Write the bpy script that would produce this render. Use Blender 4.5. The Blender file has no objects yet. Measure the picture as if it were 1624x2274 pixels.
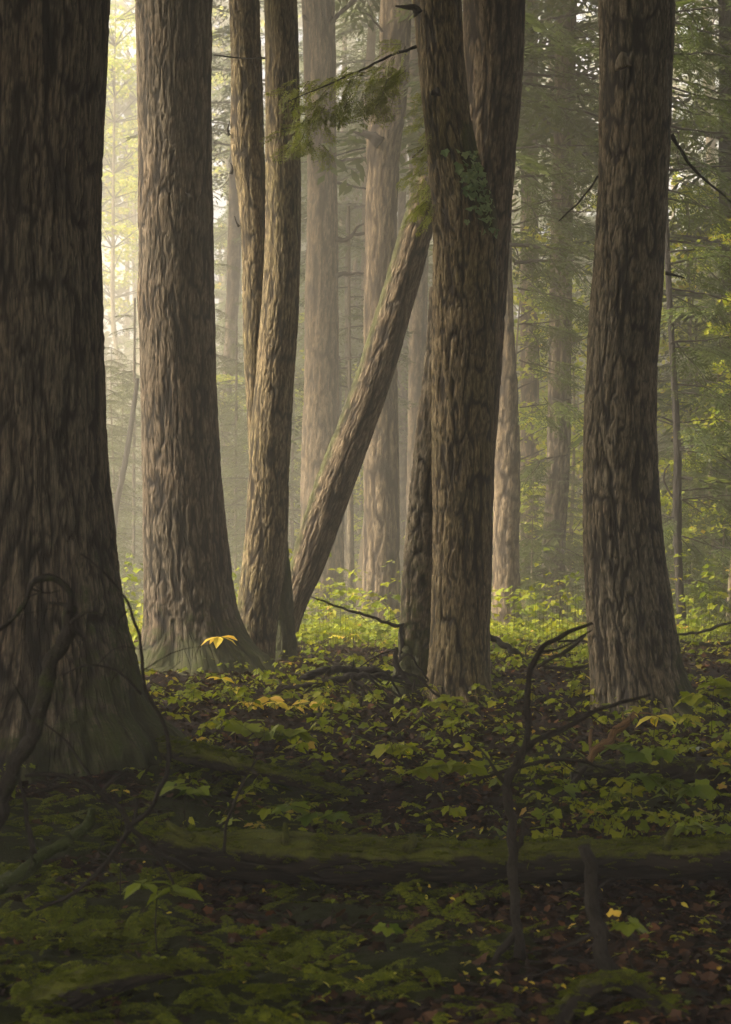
import bpy, math, random
import numpy as np

# ------------------------------------------------------------------ camera, world, sun, exposure
sc = bpy.context.scene
COL = sc.collection
FD = 2274.0 * 70.0 / 36.0          # focal length in units of the photograph's 1624x2274 view
EYE, HOR = 1.5, 1300.0

cam_d = bpy.data.cameras.new("camera")
cam = bpy.data.objects.new("camera", cam_d); COL.objects.link(cam)
cam.location = (0, 0, EYE); cam.rotation_euler = (math.radians(90), 0, 0)
cam_d.sensor_fit = 'VERTICAL'; cam_d.sensor_height = 36; cam_d.lens = 70
cam_d.shift_y = (HOR - 1137) / 2274
cam_d.clip_start = 0.1; cam_d.clip_end = 1000
cam_d.dof.use_dof = True; cam_d.dof.focus_distance = 19.0; cam_d.dof.aperture_fstop = 6.3
sc.camera = cam

SUN_EL, SUN_AZ = math.radians(34), math.radians(-102)    # azimuth from +Y, negative = to the left
world = bpy.data.worlds.new("World"); sc.world = world; world.use_nodes = True
nt = world.node_tree; bg = nt.nodes['Background']
sky = nt.nodes.new('ShaderNodeTexSky'); sky.sky_type = 'NISHITA'; sky.sun_disc = False
sky.sun_elevation = SUN_EL; sky.sun_rotation = SUN_AZ; sky.air_density = 0.5; sky.dust_density = 10.0; sky.ozone_density = 0.3
nt.links.new(sky.outputs[0], bg.inputs[0]); bg.inputs[1].default_value = 0.15
sd = bpy.data.lights.new("sun", 'SUN'); sd.energy = 1.4; sd.angle = math.radians(12); sd.color = (1.0, 0.89, 0.70)
sun = bpy.data.objects.new("sun", sd); COL.objects.link(sun)
from mathutils import Vector
sdir = Vector((math.sin(SUN_AZ) * math.cos(SUN_EL), math.cos(SUN_AZ) * math.cos(SUN_EL), math.sin(SUN_EL)))
sun.rotation_euler = (-sdir).to_track_quat('-Z', 'Y').to_euler()

sc.view_settings.view_transform = 'Standard'; sc.view_settings.look = 'None'
sc.view_settings.exposure = 2.72; sc.view_settings.gamma = 1.0
HAZE_DENSITY = 0.0070
cy = sc.cycles
cy.use_denoising = True
try: cy.denoiser = 'OPENIMAGEDENOISE'
except Exception: pass
cy.denoising_prefilter = 'NONE'
cy.use_adaptive_sampling = False
cy.max_bounces = 5; cy.diffuse_bounces = 3; cy.glossy_bounces = 1; cy.transmission_bounces = 3
cy.transparent_max_bounces = 4; cy.volume_bounces = 0; cy.caustics_reflective = False; cy.caustics_refractive = False
cy.sample_clamp_indirect = 0.6
sc.render.use_persistent_data = False

# ------------------------------------------------------------------ numbers and noise
def hsh(ix, iy, seed):
    h = (ix.astype(np.int64) * 374761393 + iy.astype(np.int64) * 668265263 + seed * 1442695041) & 0xffffffff
    h = ((h ^ (h >> 13)) * 1274126177) & 0xffffffff
    h = h ^ (h >> 16)
    h = (h * 2246822519) & 0xffffffff
    return ((h ^ (h >> 15)) & 0xffffff) / float(0xffffff)

def vn(x, y, seed=0, wrap=None):
    x = np.asarray(x, float); y = np.asarray(y, float)
    x0 = np.floor(x); y0 = np.floor(y); fx = x - x0; fy = y - y0
    fx = fx * fx * (3 - 2 * fx); fy = fy * fy * (3 - 2 * fy)
    xa, xb = x0, x0 + 1
    if wrap: xa, xb = xa % wrap, xb % wrap
    a = hsh(xa, y0, seed); b = hsh(xb, y0, seed); c = hsh(xa, y0 + 1, seed); d = hsh(xb, y0 + 1, seed)
    return (a * (1 - fx) + b * fx) * (1 - fy) + (c * (1 - fx) + d * fx) * fy

def fbm(x, y, seed=0, o=3):
    s = 0; a = 0.5; t = 0
    for i in range(o):
        s = s + a * vn(np.asarray(x) * 2 ** i, np.asarray(y) * 2 ** i, seed + i * 17); t += a; a *= 0.5
    return s / t

def sstep(a, b, x):
    t = np.clip((x - a) / (b - a), 0, 1); return t * t * (3 - 2 * t)

GP_Y = np.array([-40, 3, 6.5, 9.5, 11.5, 13, 16.5, 20, 25, 32, 42, 52, 65, 90, 200])
GP_Z = np.array([0.0, 0.02, 0.04, 0.06, 0.12, 0.22, 0.50, 0.72, 0.74, 0.66, 0.40, 0.34, 0.30, 0.0, -1.0])
def ground(x, y):
    x = np.asarray(x, float); y = np.asarray(y, float)
    z = (np.interp(y - 0.6, GP_Y, GP_Z) + np.interp(y, GP_Y, GP_Z) + np.interp(y + 0.6, GP_Y, GP_Z)) / 3
    z = z + (fbm(x * 0.45 + 7, y * 0.45, 3) - 0.5) * 0.16 * sstep(3, 12, np.abs(y) + 2)
    z = z + 0.20 * np.exp(-((x + 2.1) ** 2 / 1.6 + (y - 12.6) ** 2 / 2.5))
    z = z + 0.10 * np.exp(-((x + 0.75) ** 2 / 0.7 + (y - 12.6) ** 2 / 0.6))
    return z
def moss_mask(x, y):
    m = fbm(x * 0.9 + 31, y * 0.9 + 5, 11)
    left = sstep(0.9, -0.6, x) * sstep(12.5, 8.5, y)
    near = sstep(0.50, 0.62, m + 0.16 * left) * sstep(15.5, 12, y)
    root = np.exp(-((x + 0.75) ** 2 / 0.5 + (y - 12.2) ** 2 / 0.7))
    return np.clip(near + root, 0, 1)

def P(px, py, d):
    return np.array([(px - 812.0) / FD * d, d, EYE - (py - HOR) / FD * d])

# ------------------------------------------------------------------ mesh and object helpers
def mk(name, V, groups, mats, parent=None, uv=None, attrs=None, smooth=True):
    """groups: list of (M,K) face arrays; mats: one material per group"""
    V = np.ascontiguousarray(V, dtype=np.float32).reshape(-1, 3)
    me = bpy.data.meshes.new(name)
    groups = [np.asarray(g, dtype=np.int32) for g in groups if len(g)]
    loops = np.concatenate([g.ravel() for g in groups])
    tot = np.concatenate([np.full(len(g), g.shape[1], np.int32) for g in groups])
    st = np.concatenate([[0], np.cumsum(tot)[:-1]]).astype(np.int32)
    me.vertices.add(len(V)); me.vertices.foreach_set('co', V.ravel())
    me.loops.add(len(loops)); me.loops.foreach_set('vertex_index', loops)
    me.polygons.add(len(tot)); me.polygons.foreach_set('loop_start', st)
    um = []
    for m in mats:
        if m not in um: um.append(m); me.materials.append(m)
    mi = np.concatenate([np.full(len(g), um.index(mats[i if len(mats) > 1 else 0]), np.int32) for i, g in enumerate(groups)])
    me.polygons.foreach_set('material_index', mi)
    me.polygons.foreach_set('use_smooth', np.full(len(tot), smooth, bool))
    if uv is not None:
        l = me.uv_layers.new(name='UVMap'); l.data.foreach_set('uv', np.ascontiguousarray(uv[loops], np.float32).ravel())
    for k, a in (attrs or {}).items():
        t = me.attributes.new(k, 'FLOAT', 'POINT'); t.data.foreach_set('value', np.ascontiguousarray(a, np.float32))
    me.update(calc_edges=True)
    o = bpy.data.objects.new(name, me); COL.objects.link(o)
    if parent is not None: o.parent = parent
    return o

def tag(o, label=None, cat=None, group=None, kind=None):
    if label: o['label'] = label
    if cat: o['category'] = cat
    if group: o['group'] = group
    if kind: o['kind'] = kind
    return o
def root(name, loc, label, cat, group=None):
    e = bpy.data.objects.new(name, None); COL.objects.link(e)
    e.location = [float(v) for v in loc]; e.empty_display_size = 0.3
    return tag(e, label, cat, group)
def copy_tree(o, parent=None):
    c = o.copy(); COL.objects.link(c)
    if parent is not None: c.parent = parent
    for ch in list(o.children): copy_tree(ch, c)
    return c

def catmull(pts, n):
    """resample a polyline of K-column rows to n rows, smoothly"""
    pts = np.asarray(pts, float)
    if len(pts) == 2:
        t = np.linspace(0, 1, n)[:, None]; return pts[0] * (1 - t) + pts[1] * t
    seg = np.linalg.norm(np.diff(pts[:, :3], axis=0), axis=1); s = np.concatenate([[0], np.cumsum(seg + 1e-6)])
    m = np.gradient(pts, s, axis=0)
    q = np.linspace(0, s[-1], n); i = np.clip(np.searchsorted(s, q) - 1, 0, len(s) - 2)
    h = (s[i + 1] - s[i])[:, None]; t = ((q - s[i])[:, None]) / h
    return ((2*t**3-3*t**2+1)*pts[i] + (t**3-2*t**2+t)*h*m[i] + (-2*t**3+3*t**2)*pts[i+1] + (t**3-t**2)*h*m[i+1])

def frames(C):
    T = np.gradient(C, axis=0); T /= np.linalg.norm(T, axis=1)[:, None] + 1e-9
    N = np.zeros_like(T)
    a = np.array([0, 1.0, 0]);
    if abs(T[0] @ a) > 0.85: a = np.array([0, 0, 1.0])
    n = a - T[0] * (a @ T[0]); n /= np.linalg.norm(n); N[0] = n
    for k in range(1, len(T)):
        n = N[k-1] - T[k] * (N[k-1] @ T[k]); N[k] = n / (np.linalg.norm(n) + 1e-9)
    return T, N, np.cross(T, N)

def tube(C, R, seg=8, rough=0.0, seed=0):
    """simple tapering tube: verts, quads, caps, uv"""
    C = np.asarray(C, float); R = np.asarray(R, float)
    T, N, B = frames(C); n = len(C)
    th = np.linspace(0, 2 * np.pi, seg, endpoint=False)
    rr = R[:, None] * np.ones(seg)[None]
    if rough:
        rr = rr * (1 + rough * (vn((th / (2*np.pi) * 5)[None] + 0 * R[:, None], np.arange(n)[:, None] * 0.7 + 0 * th[None], seed, 5) - 0.5) * 2)
    V = C[:, None] + rr[..., None] * (np.cos(th)[None, :, None] * N[:, None] + np.sin(th)[None, :, None] * B[:, None])
    i = np.arange(n - 1)[:, None]; j = np.arange(seg)[None]; j2 = (j + 1) % seg
    F = np.stack([i*seg+j, i*seg+j2, (i+1)*seg+j2, (i+1)*seg+j], -1).reshape(-1, 4)
    caps = np.array([np.arange(seg)[::-1], (n-1)*seg + np.arange(seg)])
    s = np.concatenate([[0], np.cumsum(np.linalg.norm(np.diff(C, axis=0), axis=1))])
    uv = np.stack([np.broadcast_to(th[None] * R.mean(), (n, seg)), np.broadcast_to(s[:, None], (n, seg))], -1).reshape(-1, 2)
    return V.reshape(-1, 3), F, caps, uv

class Bag:
    """collects shapes for ONE mesh"""
    def __init__(s): s.V = []; s.G = {}; s.uv = []; s.rnd = []; s.n = 0
    def add(s, V, Fs, uv=None, rnd=0.5):
        V = np.asarray(V).reshape(-1, 3)
        for F in Fs:
            F = np.asarray(F)
            if len(F): s.G.setdefault(F.shape[1], []).append(F + s.n)
        s.V.append(V); s.uv.append(uv if uv is not None else np.zeros((len(V), 2)))
        s.rnd.append(np.broadcast_to(np.asarray(rnd, float), (len(V),)) if np.ndim(rnd) == 0 else rnd)
        s.n += len(V)
    def build(s, name, mat, parent=None, extra=None, smooth=True):
        V = np.concatenate(s.V); a = {'rnd': np.concatenate(s.rnd)}
        if extra: a.update(extra(V))
        gs = [np.concatenate(g) for g in s.G.values()]
        return mk(name, V, gs, [mat], parent, np.concatenate(s.uv), a, smooth)

# ------------------------------------------------------------------ materials
def new_mat(name):
    m = bpy.data.materials.new(name); m.use_nodes = True; t = m.node_tree
    t.nodes.clear(); out = t.nodes.new('ShaderNodeOutputMaterial'); return m, t, out
def nd(t, typ, **kw):
    n = t.nodes.new(typ)
    for k, v in kw.items():
        if k.startswith('i_'):
            key = k[2:]; key = int(key) if key.isdigit() else key.replace('_', ' ')
            n.inputs[key].default_value = v
        else: setattr(n, k, v)
    return n
def ramp(t, fac, stops, interp='LINEAR'):
    r = t.nodes.new('ShaderNodeValToRGB'); r.color_ramp.interpolation = interp
    e = r.color_ramp.elements
    while len(e) < len(stops): e.new(0.5)
    for k, (p, c) in enumerate(stops):
        e[k].position = p; e[k].color = (c[0], c[1], c[2], 1) if not np.isscalar(c) else (c, c, c, 1)
    t.links.new(fac, r.inputs[0]); return r.outputs[0]
def attr(t, name): return nd(t, 'ShaderNodeAttribute', attribute_name=name).outputs['Fac']
def mixc(t, f, a, b, bt='MIX'):
    m = nd(t, 'ShaderNodeMix', data_type='RGBA', blend_type=bt)
    for s, v in ((m.inputs[0], f), (m.inputs[6], a), (m.inputs[7], b)):
        if hasattr(v, 'links') or hasattr(v, 'is_linked'): t.links.new(v, s)
        else: s.default_value = v if np.isscalar(v) else (*v, 1)
    return m.outputs[2]
def math_(t, op, a, b=None, clamp=False):
    m = nd(t, 'ShaderNodeMath', operation=op, use_clamp=clamp)
    for s, v in ((m.inputs[0], a), (m.inputs[1], b)):
        if v is None: continue
        if hasattr(v, 'is_linked'): t.links.new(v, s)
        else: s.default_value = v
    return m.outputs[0]

def bark_mat(name, ridge, furrow, warm, moss=(0.036, 0.05, 0.008), lichen=(0.13, 0.155, 0.08), sx=24, sy=5, bump=0.5):
    m, t, out = new_mat(name)
    tc = nd(t, 'ShaderNodeTexCoord').outputs['UV']
    mp = nd(t, 'ShaderNodeMapping'); mp.inputs['Scale'].default_value = (sx, sy, 1); t.links.new(tc, mp.inputs[0])
    nz = nd(t, 'ShaderNodeTexNoise', i_Scale=0.35, i_Detail=2.0); t.links.new(mp.outputs[0], nz.inputs['Vector'])
    dv = nd(t, 'ShaderNodeVectorMath', operation='MULTIPLY_ADD'); t.links.new(nz.outputs['Color'], dv.inputs[0])
    dv.inputs[1].default_value = (1.0, 0.8, 0); t.links.new(mp.outputs[0], dv.inputs[2])
    vo = nd(t, 'ShaderNodeTexNoise', i_Scale=0.9, i_Detail=1.5, i_Roughness=0.5); t.links.new(dv.outputs[0], vo.inputs['Vector'])
    vr = math_(t, 'ABSOLUTE', math_(t, 'SUBTRACT', vo.outputs[0], 0.5))
    mp2 = nd(t, 'ShaderNodeMapping'); mp2.inputs['Scale'].default_value = (sx * 5, sy * 2.4, 1); t.links.new(tc, mp2.inputs[0])
    fn = nd(t, 'ShaderNodeTexNoise', i_Scale=1.0, i_Detail=4.0, i_Roughness=0.65); t.links.new(mp2.outputs[0], fn.inputs['Vector'])
    big = nd(t, 'ShaderNodeTexNoise', i_Scale=1.1, i_Detail=3.0); t.links.new(tc, big.inputs['Vector'])
    ed = ramp(t, vr, [(0.0, 0.0), (0.055, 1.0)])
    fur = attr(t, 'furrow')
    h = math_(t, 'MULTIPLY', math_(t, 'ADD', math_(t, 'MULTIPLY', ed, 0.55), 0.45), fur)
    c0 = mixc(t, h, furrow, ridge)  # furrow dirt and cavity shade both put into the bark colour
    c1 = mixc(t, ramp(t, big.outputs[0], [(0.4, 0.0), (0.65, 0.6)]), c0, mixc(t, h, furrow, warm))
    c2 = mixc(t, 1.0, c1, ramp(t, fn.outputs[0], [(0.30, 0.25), (0.5, 1.0), (0.72, 1.9)]), 'MULTIPLY')
    ms = attr(t, 'moss')
    mn = nd(t, 'ShaderNodeTexNoise', i_Scale=9.0, i_Detail=4.0, i_Roughness=0.7); t.links.new(tc, mn.inputs['Vector'])
    mf = ramp(t, math_(t, 'ADD', ms, mn.outputs[0]), [(0.84, 0.0), (1.05, 1.0)])
    fine = nd(t, 'ShaderNodeTexNoise', i_Scale=90.0, i_Detail=3.0); t.links.new(tc, fine.inputs['Vector'])
    mosc = mixc(t, fine.outputs[0], tuple(v * 0.35 for v in moss), tuple(v * 1.6 for v in moss))
    c3 = mixc(t, math_(t, 'MULTIPLY', mf, math_(t, 'ADD', math_(t, 'MULTIPLY', h, 0.6), 0.35)), c2, mosc)
    ln = nd(t, 'ShaderNodeTexNoise', i_Scale=26.0, i_Detail=3.0, i_Roughness=0.75); t.links.new(tc, ln.inputs['Vector'])
    lf = math_(t, 'MULTIPLY', ramp(t, ln.outputs[0], [(0.60, 0.0), (0.70, 0.75)]), math_(t, 'MULTIPLY', math_(t, 'ADD', ms, 0.12, True), h))
    c4 = mixc(t, lf, c3, lichen)
    bs = nd(t, 'ShaderNodeBsdfPrincipled', i_Roughness=0.85); bs.inputs['Specular IOR Level'].default_value = 0.25
    t.links.new(c4, bs.inputs['Base Color'])
    hh = math_(t, 'ADD', math_(t, 'MULTIPLY', ed, 0.8), math_(t, 'MULTIPLY', fn.outputs[0], 0.7))
    bp = nd(t, 'ShaderNodeBump', i_Strength=bump, i_Distance=0.018); t.links.new(hh, bp.inputs['Height']); t.links.new(bp.outputs[0], bs.inputs['Normal'])
    t.links.new(bs.outputs[0], out.inputs[0]); return m

def leaf_mat(name, stops, trans=0.4, interp='LINEAR', rough=0.5, spec=0.25, tint=(1.15, 1.2, 0.6)):
    m, t, out = new_mat(name)
    c = ramp(t, attr(t, 'rnd'), stops, interp)
    bs = nd(t, 'ShaderNodeBsdfPrincipled', i_Roughness=rough); bs.inputs['Specular IOR Level'].default_value = spec
    t.links.new(c, bs.inputs['Base Color'])
    tr = nd(t, 'ShaderNodeBsdfTranslucent'); t.links.new(mixc(t, 1.0, c, tint, 'MULTIPLY'), tr.inputs[0])
    mx = nd(t, 'ShaderNodeMixShader'); mx.inputs[0].default_value = trans
    t.links.new(bs.outputs[0], mx.inputs[1]); t.links.new(tr.outputs[0], mx.inputs[2]); t.links.new(mx.outputs[0], out.inputs[0])
    return m

M_BARK = bark_mat('hemlock_bark', (0.152, 0.124, 0.080), (0.008, 0.007, 0.005), (0.172, 0.122, 0.074), sy=3.4)
M_BARKG = bark_mat('grey_green_bark', (0.175, 0.148, 0.094), (0.010, 0.009, 0.006), (0.185, 0.14, 0.08), sx=30, sy=4.5)
M_BARKY = bark_mat('ochre_bark', (0.215, 0.165, 0.086), (0.014, 0.011, 0.007), (0.18, 0.155, 0.06), sx=34, sy=5)
M_BARKR = bark_mat('red_brown_bark', (0.175, 0.134, 0.080), (0.012, 0.009, 0.006), (0.185, 0.138, 0.076), sx=30, sy=3.5)
M_TWIG = bark_mat('dead_branch_bark', (0.028, 0.024, 0.018), (0.007, 0.006, 0.004), (0.036, 0.028, 0.02), lichen=(0.22, 0.25, 0.17), sx=60, sy=14)
M_RAW = bark_mat('torn_orange_wood', (0.20, 0.115, 0.05), (0.035, 0.02, 0.01), (0.25, 0.15, 0.07), sx=80, sy=8)
M_LOGM = bark_mat('mossy_log_bark', (0.02, 0.016, 0.011), (0.004, 0.003, 0.003), (0.027, 0.019, 0.012), moss=(0.085, 0.095, 0.008), sx=14, sy=3)
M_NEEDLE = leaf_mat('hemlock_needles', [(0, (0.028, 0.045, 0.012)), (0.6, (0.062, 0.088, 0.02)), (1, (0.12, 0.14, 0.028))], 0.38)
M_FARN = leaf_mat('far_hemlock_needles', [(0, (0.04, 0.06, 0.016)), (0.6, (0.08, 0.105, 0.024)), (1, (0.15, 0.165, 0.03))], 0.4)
M_MAPLE = leaf_mat('autumn_maple_leaves', [(0, (0.14, 0.20, 0.012)), (0.5, (0.30, 0.34, 0.015)), (0.85, (0.45, 0.42, 0.02)), (1, (0.5, 0.36, 0.03))], 0.5)
M_SEED = leaf_mat('seedling_leaves', [(0, (0.11, 0.155, 0.012)), (0.5, (0.235, 0.275, 0.014)), (0.85, (0.30, 0.295, 0.016)), (0.95, (0.3, 0.25, 0.03)), (1, (0.42, 0.27, 0.05))], 0.42, rough=0.55, spec=0.2)
M_YEL = leaf_mat('yellow_leaves', [(0, (0.50, 0.50, 0.08)), (0.5, (0.80, 0.63, 0.07)), (1, (0.85, 0.56, 0.12))], 0.35)
M_GREENL = leaf_mat('green_sprig_leaves', [(0, (0.09, 0.14, 0.014)), (1, (0.24, 0.29, 0.03))], 0.35, rough=0.5, spec=0.15)
M_PALE = leaf_mat('pale_leaf_underside', [(0, (0.22, 0.27, 0.2)), (1, (0.3, 0.34, 0.26))], 0.2)
M_LIT = leaf_mat('leaf_litter', [(0, (0.010, 0.006, 0.004)), (0.45, (0.03, 0.017, 0.010)), (0.8, (0.085, 0.045, 0.025)), (0.9, (0.14, 0.06, 0.025)), (0.94, (0.16, 0.16, 0.03)), (0.97, (0.6, 0.42, 0.05)), (1, (0.75, 0.52, 0.08))], 0.1, rough=0.7, spec=0.12)
M_MOSS = leaf_mat('feather_moss', [(0, (0.04, 0.05, 0.004)), (0.6, (0.12, 0.145, 0.010)), (1, (0.24, 0.26, 0.018))], 0.3, spec=0.1, rough=0.8)
M_SPRAY = leaf_mat('light_painted_needles', [(0, (0.11, 0.13, 0.04)), (0.6, (0.19, 0.21, 0.055)), (1, (0.30, 0.29, 0.07))], 0.45)  # paler needle copy: light from the left put into the leaf colour
M_LICH = leaf_mat('lichen_flakes', [(0, (0.12, 0.20, 0.07)), (1, (0.30, 0.38, 0.16))], 0.1)

M_NEEDLE2 = leaf_mat('side_branch_needles', [(0, (0.028, 0.045, 0.014)), (0.6, (0.07, 0.095, 0.02)), (1, (0.15, 0.165, 0.025))], 0.4)  # needle greens for the side branches, close to the plain hemlock needles
def ground_mat():
    m, t, out = new_mat('forest_floor')
    tc = nd(t, 'ShaderNodeTexCoord').outputs['Object']
    n1 = nd(t, 'ShaderNodeTexNoise', i_Scale=14.0, i_Detail=6.0, i_Roughness=0.75); t.links.new(tc, n1.inputs['Vector'])
    n2 = nd(t, 'ShaderNodeTexNoise', i_Scale=70.0, i_Detail=4.0, i_Roughness=0.7); t.links.new(tc, n2.inputs['Vector'])
    vo = nd(t, 'ShaderNodeTexVoronoi', i_Scale=30.0); t.links.new(tc, vo.inputs['Vector'])
    c = ramp(t, n1.outputs[0], [(0.3, (0.004, 0.003, 0.002)), (0.5, (0.014, 0.008, 0.005)), (0.68, (0.036, 0.02, 0.011))])
    c = mixc(t, 0.6, c, vo.outputs['Color'], 'SOFT_LIGHT')
    mc = mixc(t, n2.outputs[0], (0.004, 0.006, 0.001), (0.032, 0.042, 0.004))
    ma = ramp(t, math_(t, 'ADD', attr(t, 'moss'), math_(t, 'MULTIPLY', n1.outputs[0], 0.6)), [(0.62, 0.0), (0.85, 1.0)])
    c = mixc(t, ma, c, mc)
    bs = nd(t, 'ShaderNodeBsdfPrincipled', i_Roughness=0.85); bs.inputs['Specular IOR Level'].default_value = 0.12
    t.links.new(c, bs.inputs['Base Color'])
    bp = nd(t, 'ShaderNodeBump', i_Strength=0.9, i_Distance=0.03); t.links.new(math_(t, 'ADD', n1.outputs[0], math_(t, 'MULTIPLY', n2.outputs[0], 0.5)), bp.inputs['Height'])
    t.links.new(bp.outputs[0], bs.inputs['Normal']); t.links.new(bs.outputs[0], out.inputs[0]); return m
M_GROUND = ground_mat()

# ------------------------------------------------------------------ the ground
def build_ground():
    ys = [4.0]
    while ys[-1] < 200: ys.append(ys[-1] + 0.022 * max(1.0, (ys[-1] / 8) ** 1.6))
    back = list(-np.geomspace(0.5, 44, 24)[::-1] + 4.0)
    Y = np.array(back + ys)
    n = 420; s = np.linspace(-1, 1, n)
    xs = np.sign(s) * (3.6 * np.abs(s) + 120 * np.abs(s) ** 7)
    X, YY = np.meshgrid(xs, Y)
    Z = ground(X, YY)
    mm = moss_mask(X, YY)
    near = sstep(40, 8, YY)
    Z = Z + near * ((fbm(X * 5, YY * 5, 41) - 0.5) * 0.05 + (fbm(X * 17, YY * 17, 51, 2) - 0.5) * 0.03) + mm * near * (0.03 + 0.05 * (vn(X * 3.2, YY * 3.2, 61) - 0.4))
    i = np.arange(len(Y) - 1)[:, None]; j = np.arange(n - 1)[None]
    F = np.stack([i*n+j, i*n+j+1, (i+1)*n+j+1, (i+1)*n+j], -1).reshape(-1, 4)
    g = mk('ground', np.stack([X, YY, Z], -1), [F], [M_GROUND], attrs={'moss': mm.ravel()})
    tag(g, 'dark brown forest floor with leaf litter and moss patches', 'ground', kind='structure')
build_ground()

# ------------------------------------------------------------------ trunks
def bark_field(u, v, Nu, ch, seed):
    """u in cells (wraps at Nu), v metres -> plate height 0..1"""
    uu = u + (fbm(v * 1.3, u * 0.16, seed + 5) - 0.5) * 2.4 + (vn(u * 0.9, v * 11, seed + 9) - 0.5) * 0.55
    n1 = np.abs(vn(uu * 0.62, v / ch, seed) * 0.8 + vn(uu * 1.3, v / ch * 2.3, seed + 2) * 0.2 - 0.5) * 2
    n2 = np.abs(vn(uu * 1.15 + 40, v / ch * 1.6, seed + 3) * 0.75 + vn(uu * 2.6, v / ch * 5, seed + 4) * 0.25 - 0.5) * 2
    a = sstep(0.05, 0.26, n1); b = 0.22 + 0.78 * sstep(0.02, 0.22, n2)
    return np.minimum(a, b)

def trunk(name, rows, depth, mat, parent, top=22.0, amp=0.012, cw=0.045, ch=0.22, res=0.016, seed=1, flutes=0.0, flare=1.0,
          lean_top=None, moss=None, lobes=()):
    """rows: (py, left, right) in photo view units at the given depth; circular section round the rows' middle"""
    R = []
    for py, l, r in rows:
        c = P((l + r) / 2, py, depth); R.append([c[0], c[1], c[2], (r - l) / 2 / FD * depth])
    R = np.array(R)[::-1]               # bottom first
    d = R[0, :3] - R[1, :3]
    C0 = catmull(R, max(8, int((R[-1, 2] - R[0, 2]) / (res * 1.4))))
    T = np.gradient(C0[:, :3], axis=0); cs = np.abs(T[:, 2]) / np.linalg.norm(T, axis=1); C0[:, 3] *= cs
    base_z = C0[0, 2]
    # continue under the ground and up to the crown
    under = C0[0].copy(); under[2] -= 0.25; under[3] *= 1.06
    lo = catmull(np.array([under, C0[0]]), 6)[:-1]
    tp = C0[-1].copy(); dirn = T[-1] / T[-1][2] if lean_top is None else np.array([lean_top, 0, 1.0])
    parts = [lo, C0]
    if top > tp[2]:
        hi = np.array([[*(tp[:3] + dirn * h), max(0.03, tp[3] * (1 - 0.85 * h / (top - tp[2])))] for h in np.linspace(0.25, top - tp[2], 24)])
        parts.append(hi)
    A = np.concatenate(parts); C = A[:, :3]; r = A[:, 3].copy()
    Tt, N, B = frames(C)
    s = np.concatenate([[0], np.cumsum(np.linalg.norm(np.diff(C, axis=0), axis=1))])
    rm = r[:len(lo) + len(C0)].mean()
    nu = max(16, int(2 * math.pi * rm / res)); th = np.linspace(0, 2 * np.pi, nu + 1)
    Nu = max(6, round(2 * math.pi * rm / cw))
    U, S = np.meshgrid(th / (2 * np.pi), s)
    f = bark_field(U * Nu, S, Nu, ch, seed)
    f2 = bark_field(U * Nu * 2.0, S, Nu * 2, ch * 0.45, seed + 31)
    fa = np.clip(0.03 + 0.97 * f * (0.50 + 0.50 * f2), 0, 1)
    big = (vn(U * 6, S * 0.7, seed + 3, 6) - 0.5) * 0.05 + (vn(U * 12, S * 2.5, seed + 4, 12) - 0.5) * 0.03
    hgt = S - s[len(lo)]
    fl = flutes * np.exp(-np.clip(hgt, 0, 99) / 0.55) * (np.cos(U * 2 * np.pi * 5 + seed + 0.8 * np.sin(U * 2 * np.pi * 2)) * 0.5 + 0.25 * np.cos(U * 2 * np.pi * 11 + 2 * seed))
    rr = r[:, None] * (1 + big + fl) + amp * (f * 1.0 + f2 * 0.35 - 0.8) * np.clip(r[:, None] / rm, 0.5, 1.2)
    D = (np.cos(th)[None, :, None] * N[:, None] + np.sin(th)[None, :, None] * B[:, None])
    for deg, la, lf, sh in lobes:      # root buttresses: compass direction, reach, height, narrowness
        cd = D[..., 0] * math.cos(math.radians(deg)) + D[..., 1] * math.sin(math.radians(deg))
        rr = rr + la * np.exp(-np.clip(hgt, -0.1, 99) / lf) * np.clip(cd, 0, 1) ** sh * (0.85 + 0.3 * vn(U * 20, S * 6, seed + int(deg)))
    V = C[:, None] + rr[..., None] * D
    n1 = nu + 1; i = np.arange(len(C) - 1)[:, None]; j = np.arange(nu)[None]
    F = np.stack([i*n1+j, i*n1+j+1, (i+1)*n1+j+1, (i+1)*n1+j], -1).reshape(-1, 4)
    uv = np.stack([U * 2 * np.pi * rm, S], -1).reshape(-1, 2)
    Vf = V.reshape(-1, 3)
    nrm = (V - C[:, None]); nrm /= np.linalg.norm(nrm, axis=2)[..., None]
    mo = np.zeros(U.shape)
    if moss is not None: mo = moss(hgt, nrm, V)
    o = mk(name, Vf if parent is None else Vf - np.array(parent.location), [F], [mat], parent, uv, {'furrow': fa.ravel(), 'moss': np.clip(mo, 0, 1).ravel()})
    return o, C, r

def moss_base(h0=0.8, amt=0.55, side=None, sa=0.0, all_=0.0):
    def f(h, n, V):
        m = amt * np.exp(-np.clip(h, 0, 99) / h0) + all_
        if side is not None: m = m + sa * np.clip(n[..., 0] * side, 0, 1)
        return m
    return f

def stick_mesh(pts, seg=8, rough=0.12, seed=0, n=None, bag=None, step=None):
    """pts: rows (x,y,z,r)"""
    pts = np.asarray(pts, float)
    L = np.linalg.norm(np.diff(pts[:, :3], axis=0), axis=1).sum()
    n = n or int(np.clip(L / (step or 0.03), 6, 90))
    A = catmull(pts, n)
    A[:, 3] = np.maximum(A[:, 3], 0.0008)
    jit = np.stack([vn(np.arange(n) * 0.35, 0 * np.arange(n), seed + k) - 0.5 for k in range(3)], -1) * (A[:, 3:4] * 1.3)
    A[:, :3] += jit
    return tube(A[:, :3], A[:, 3], seg, rough, seed)

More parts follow.
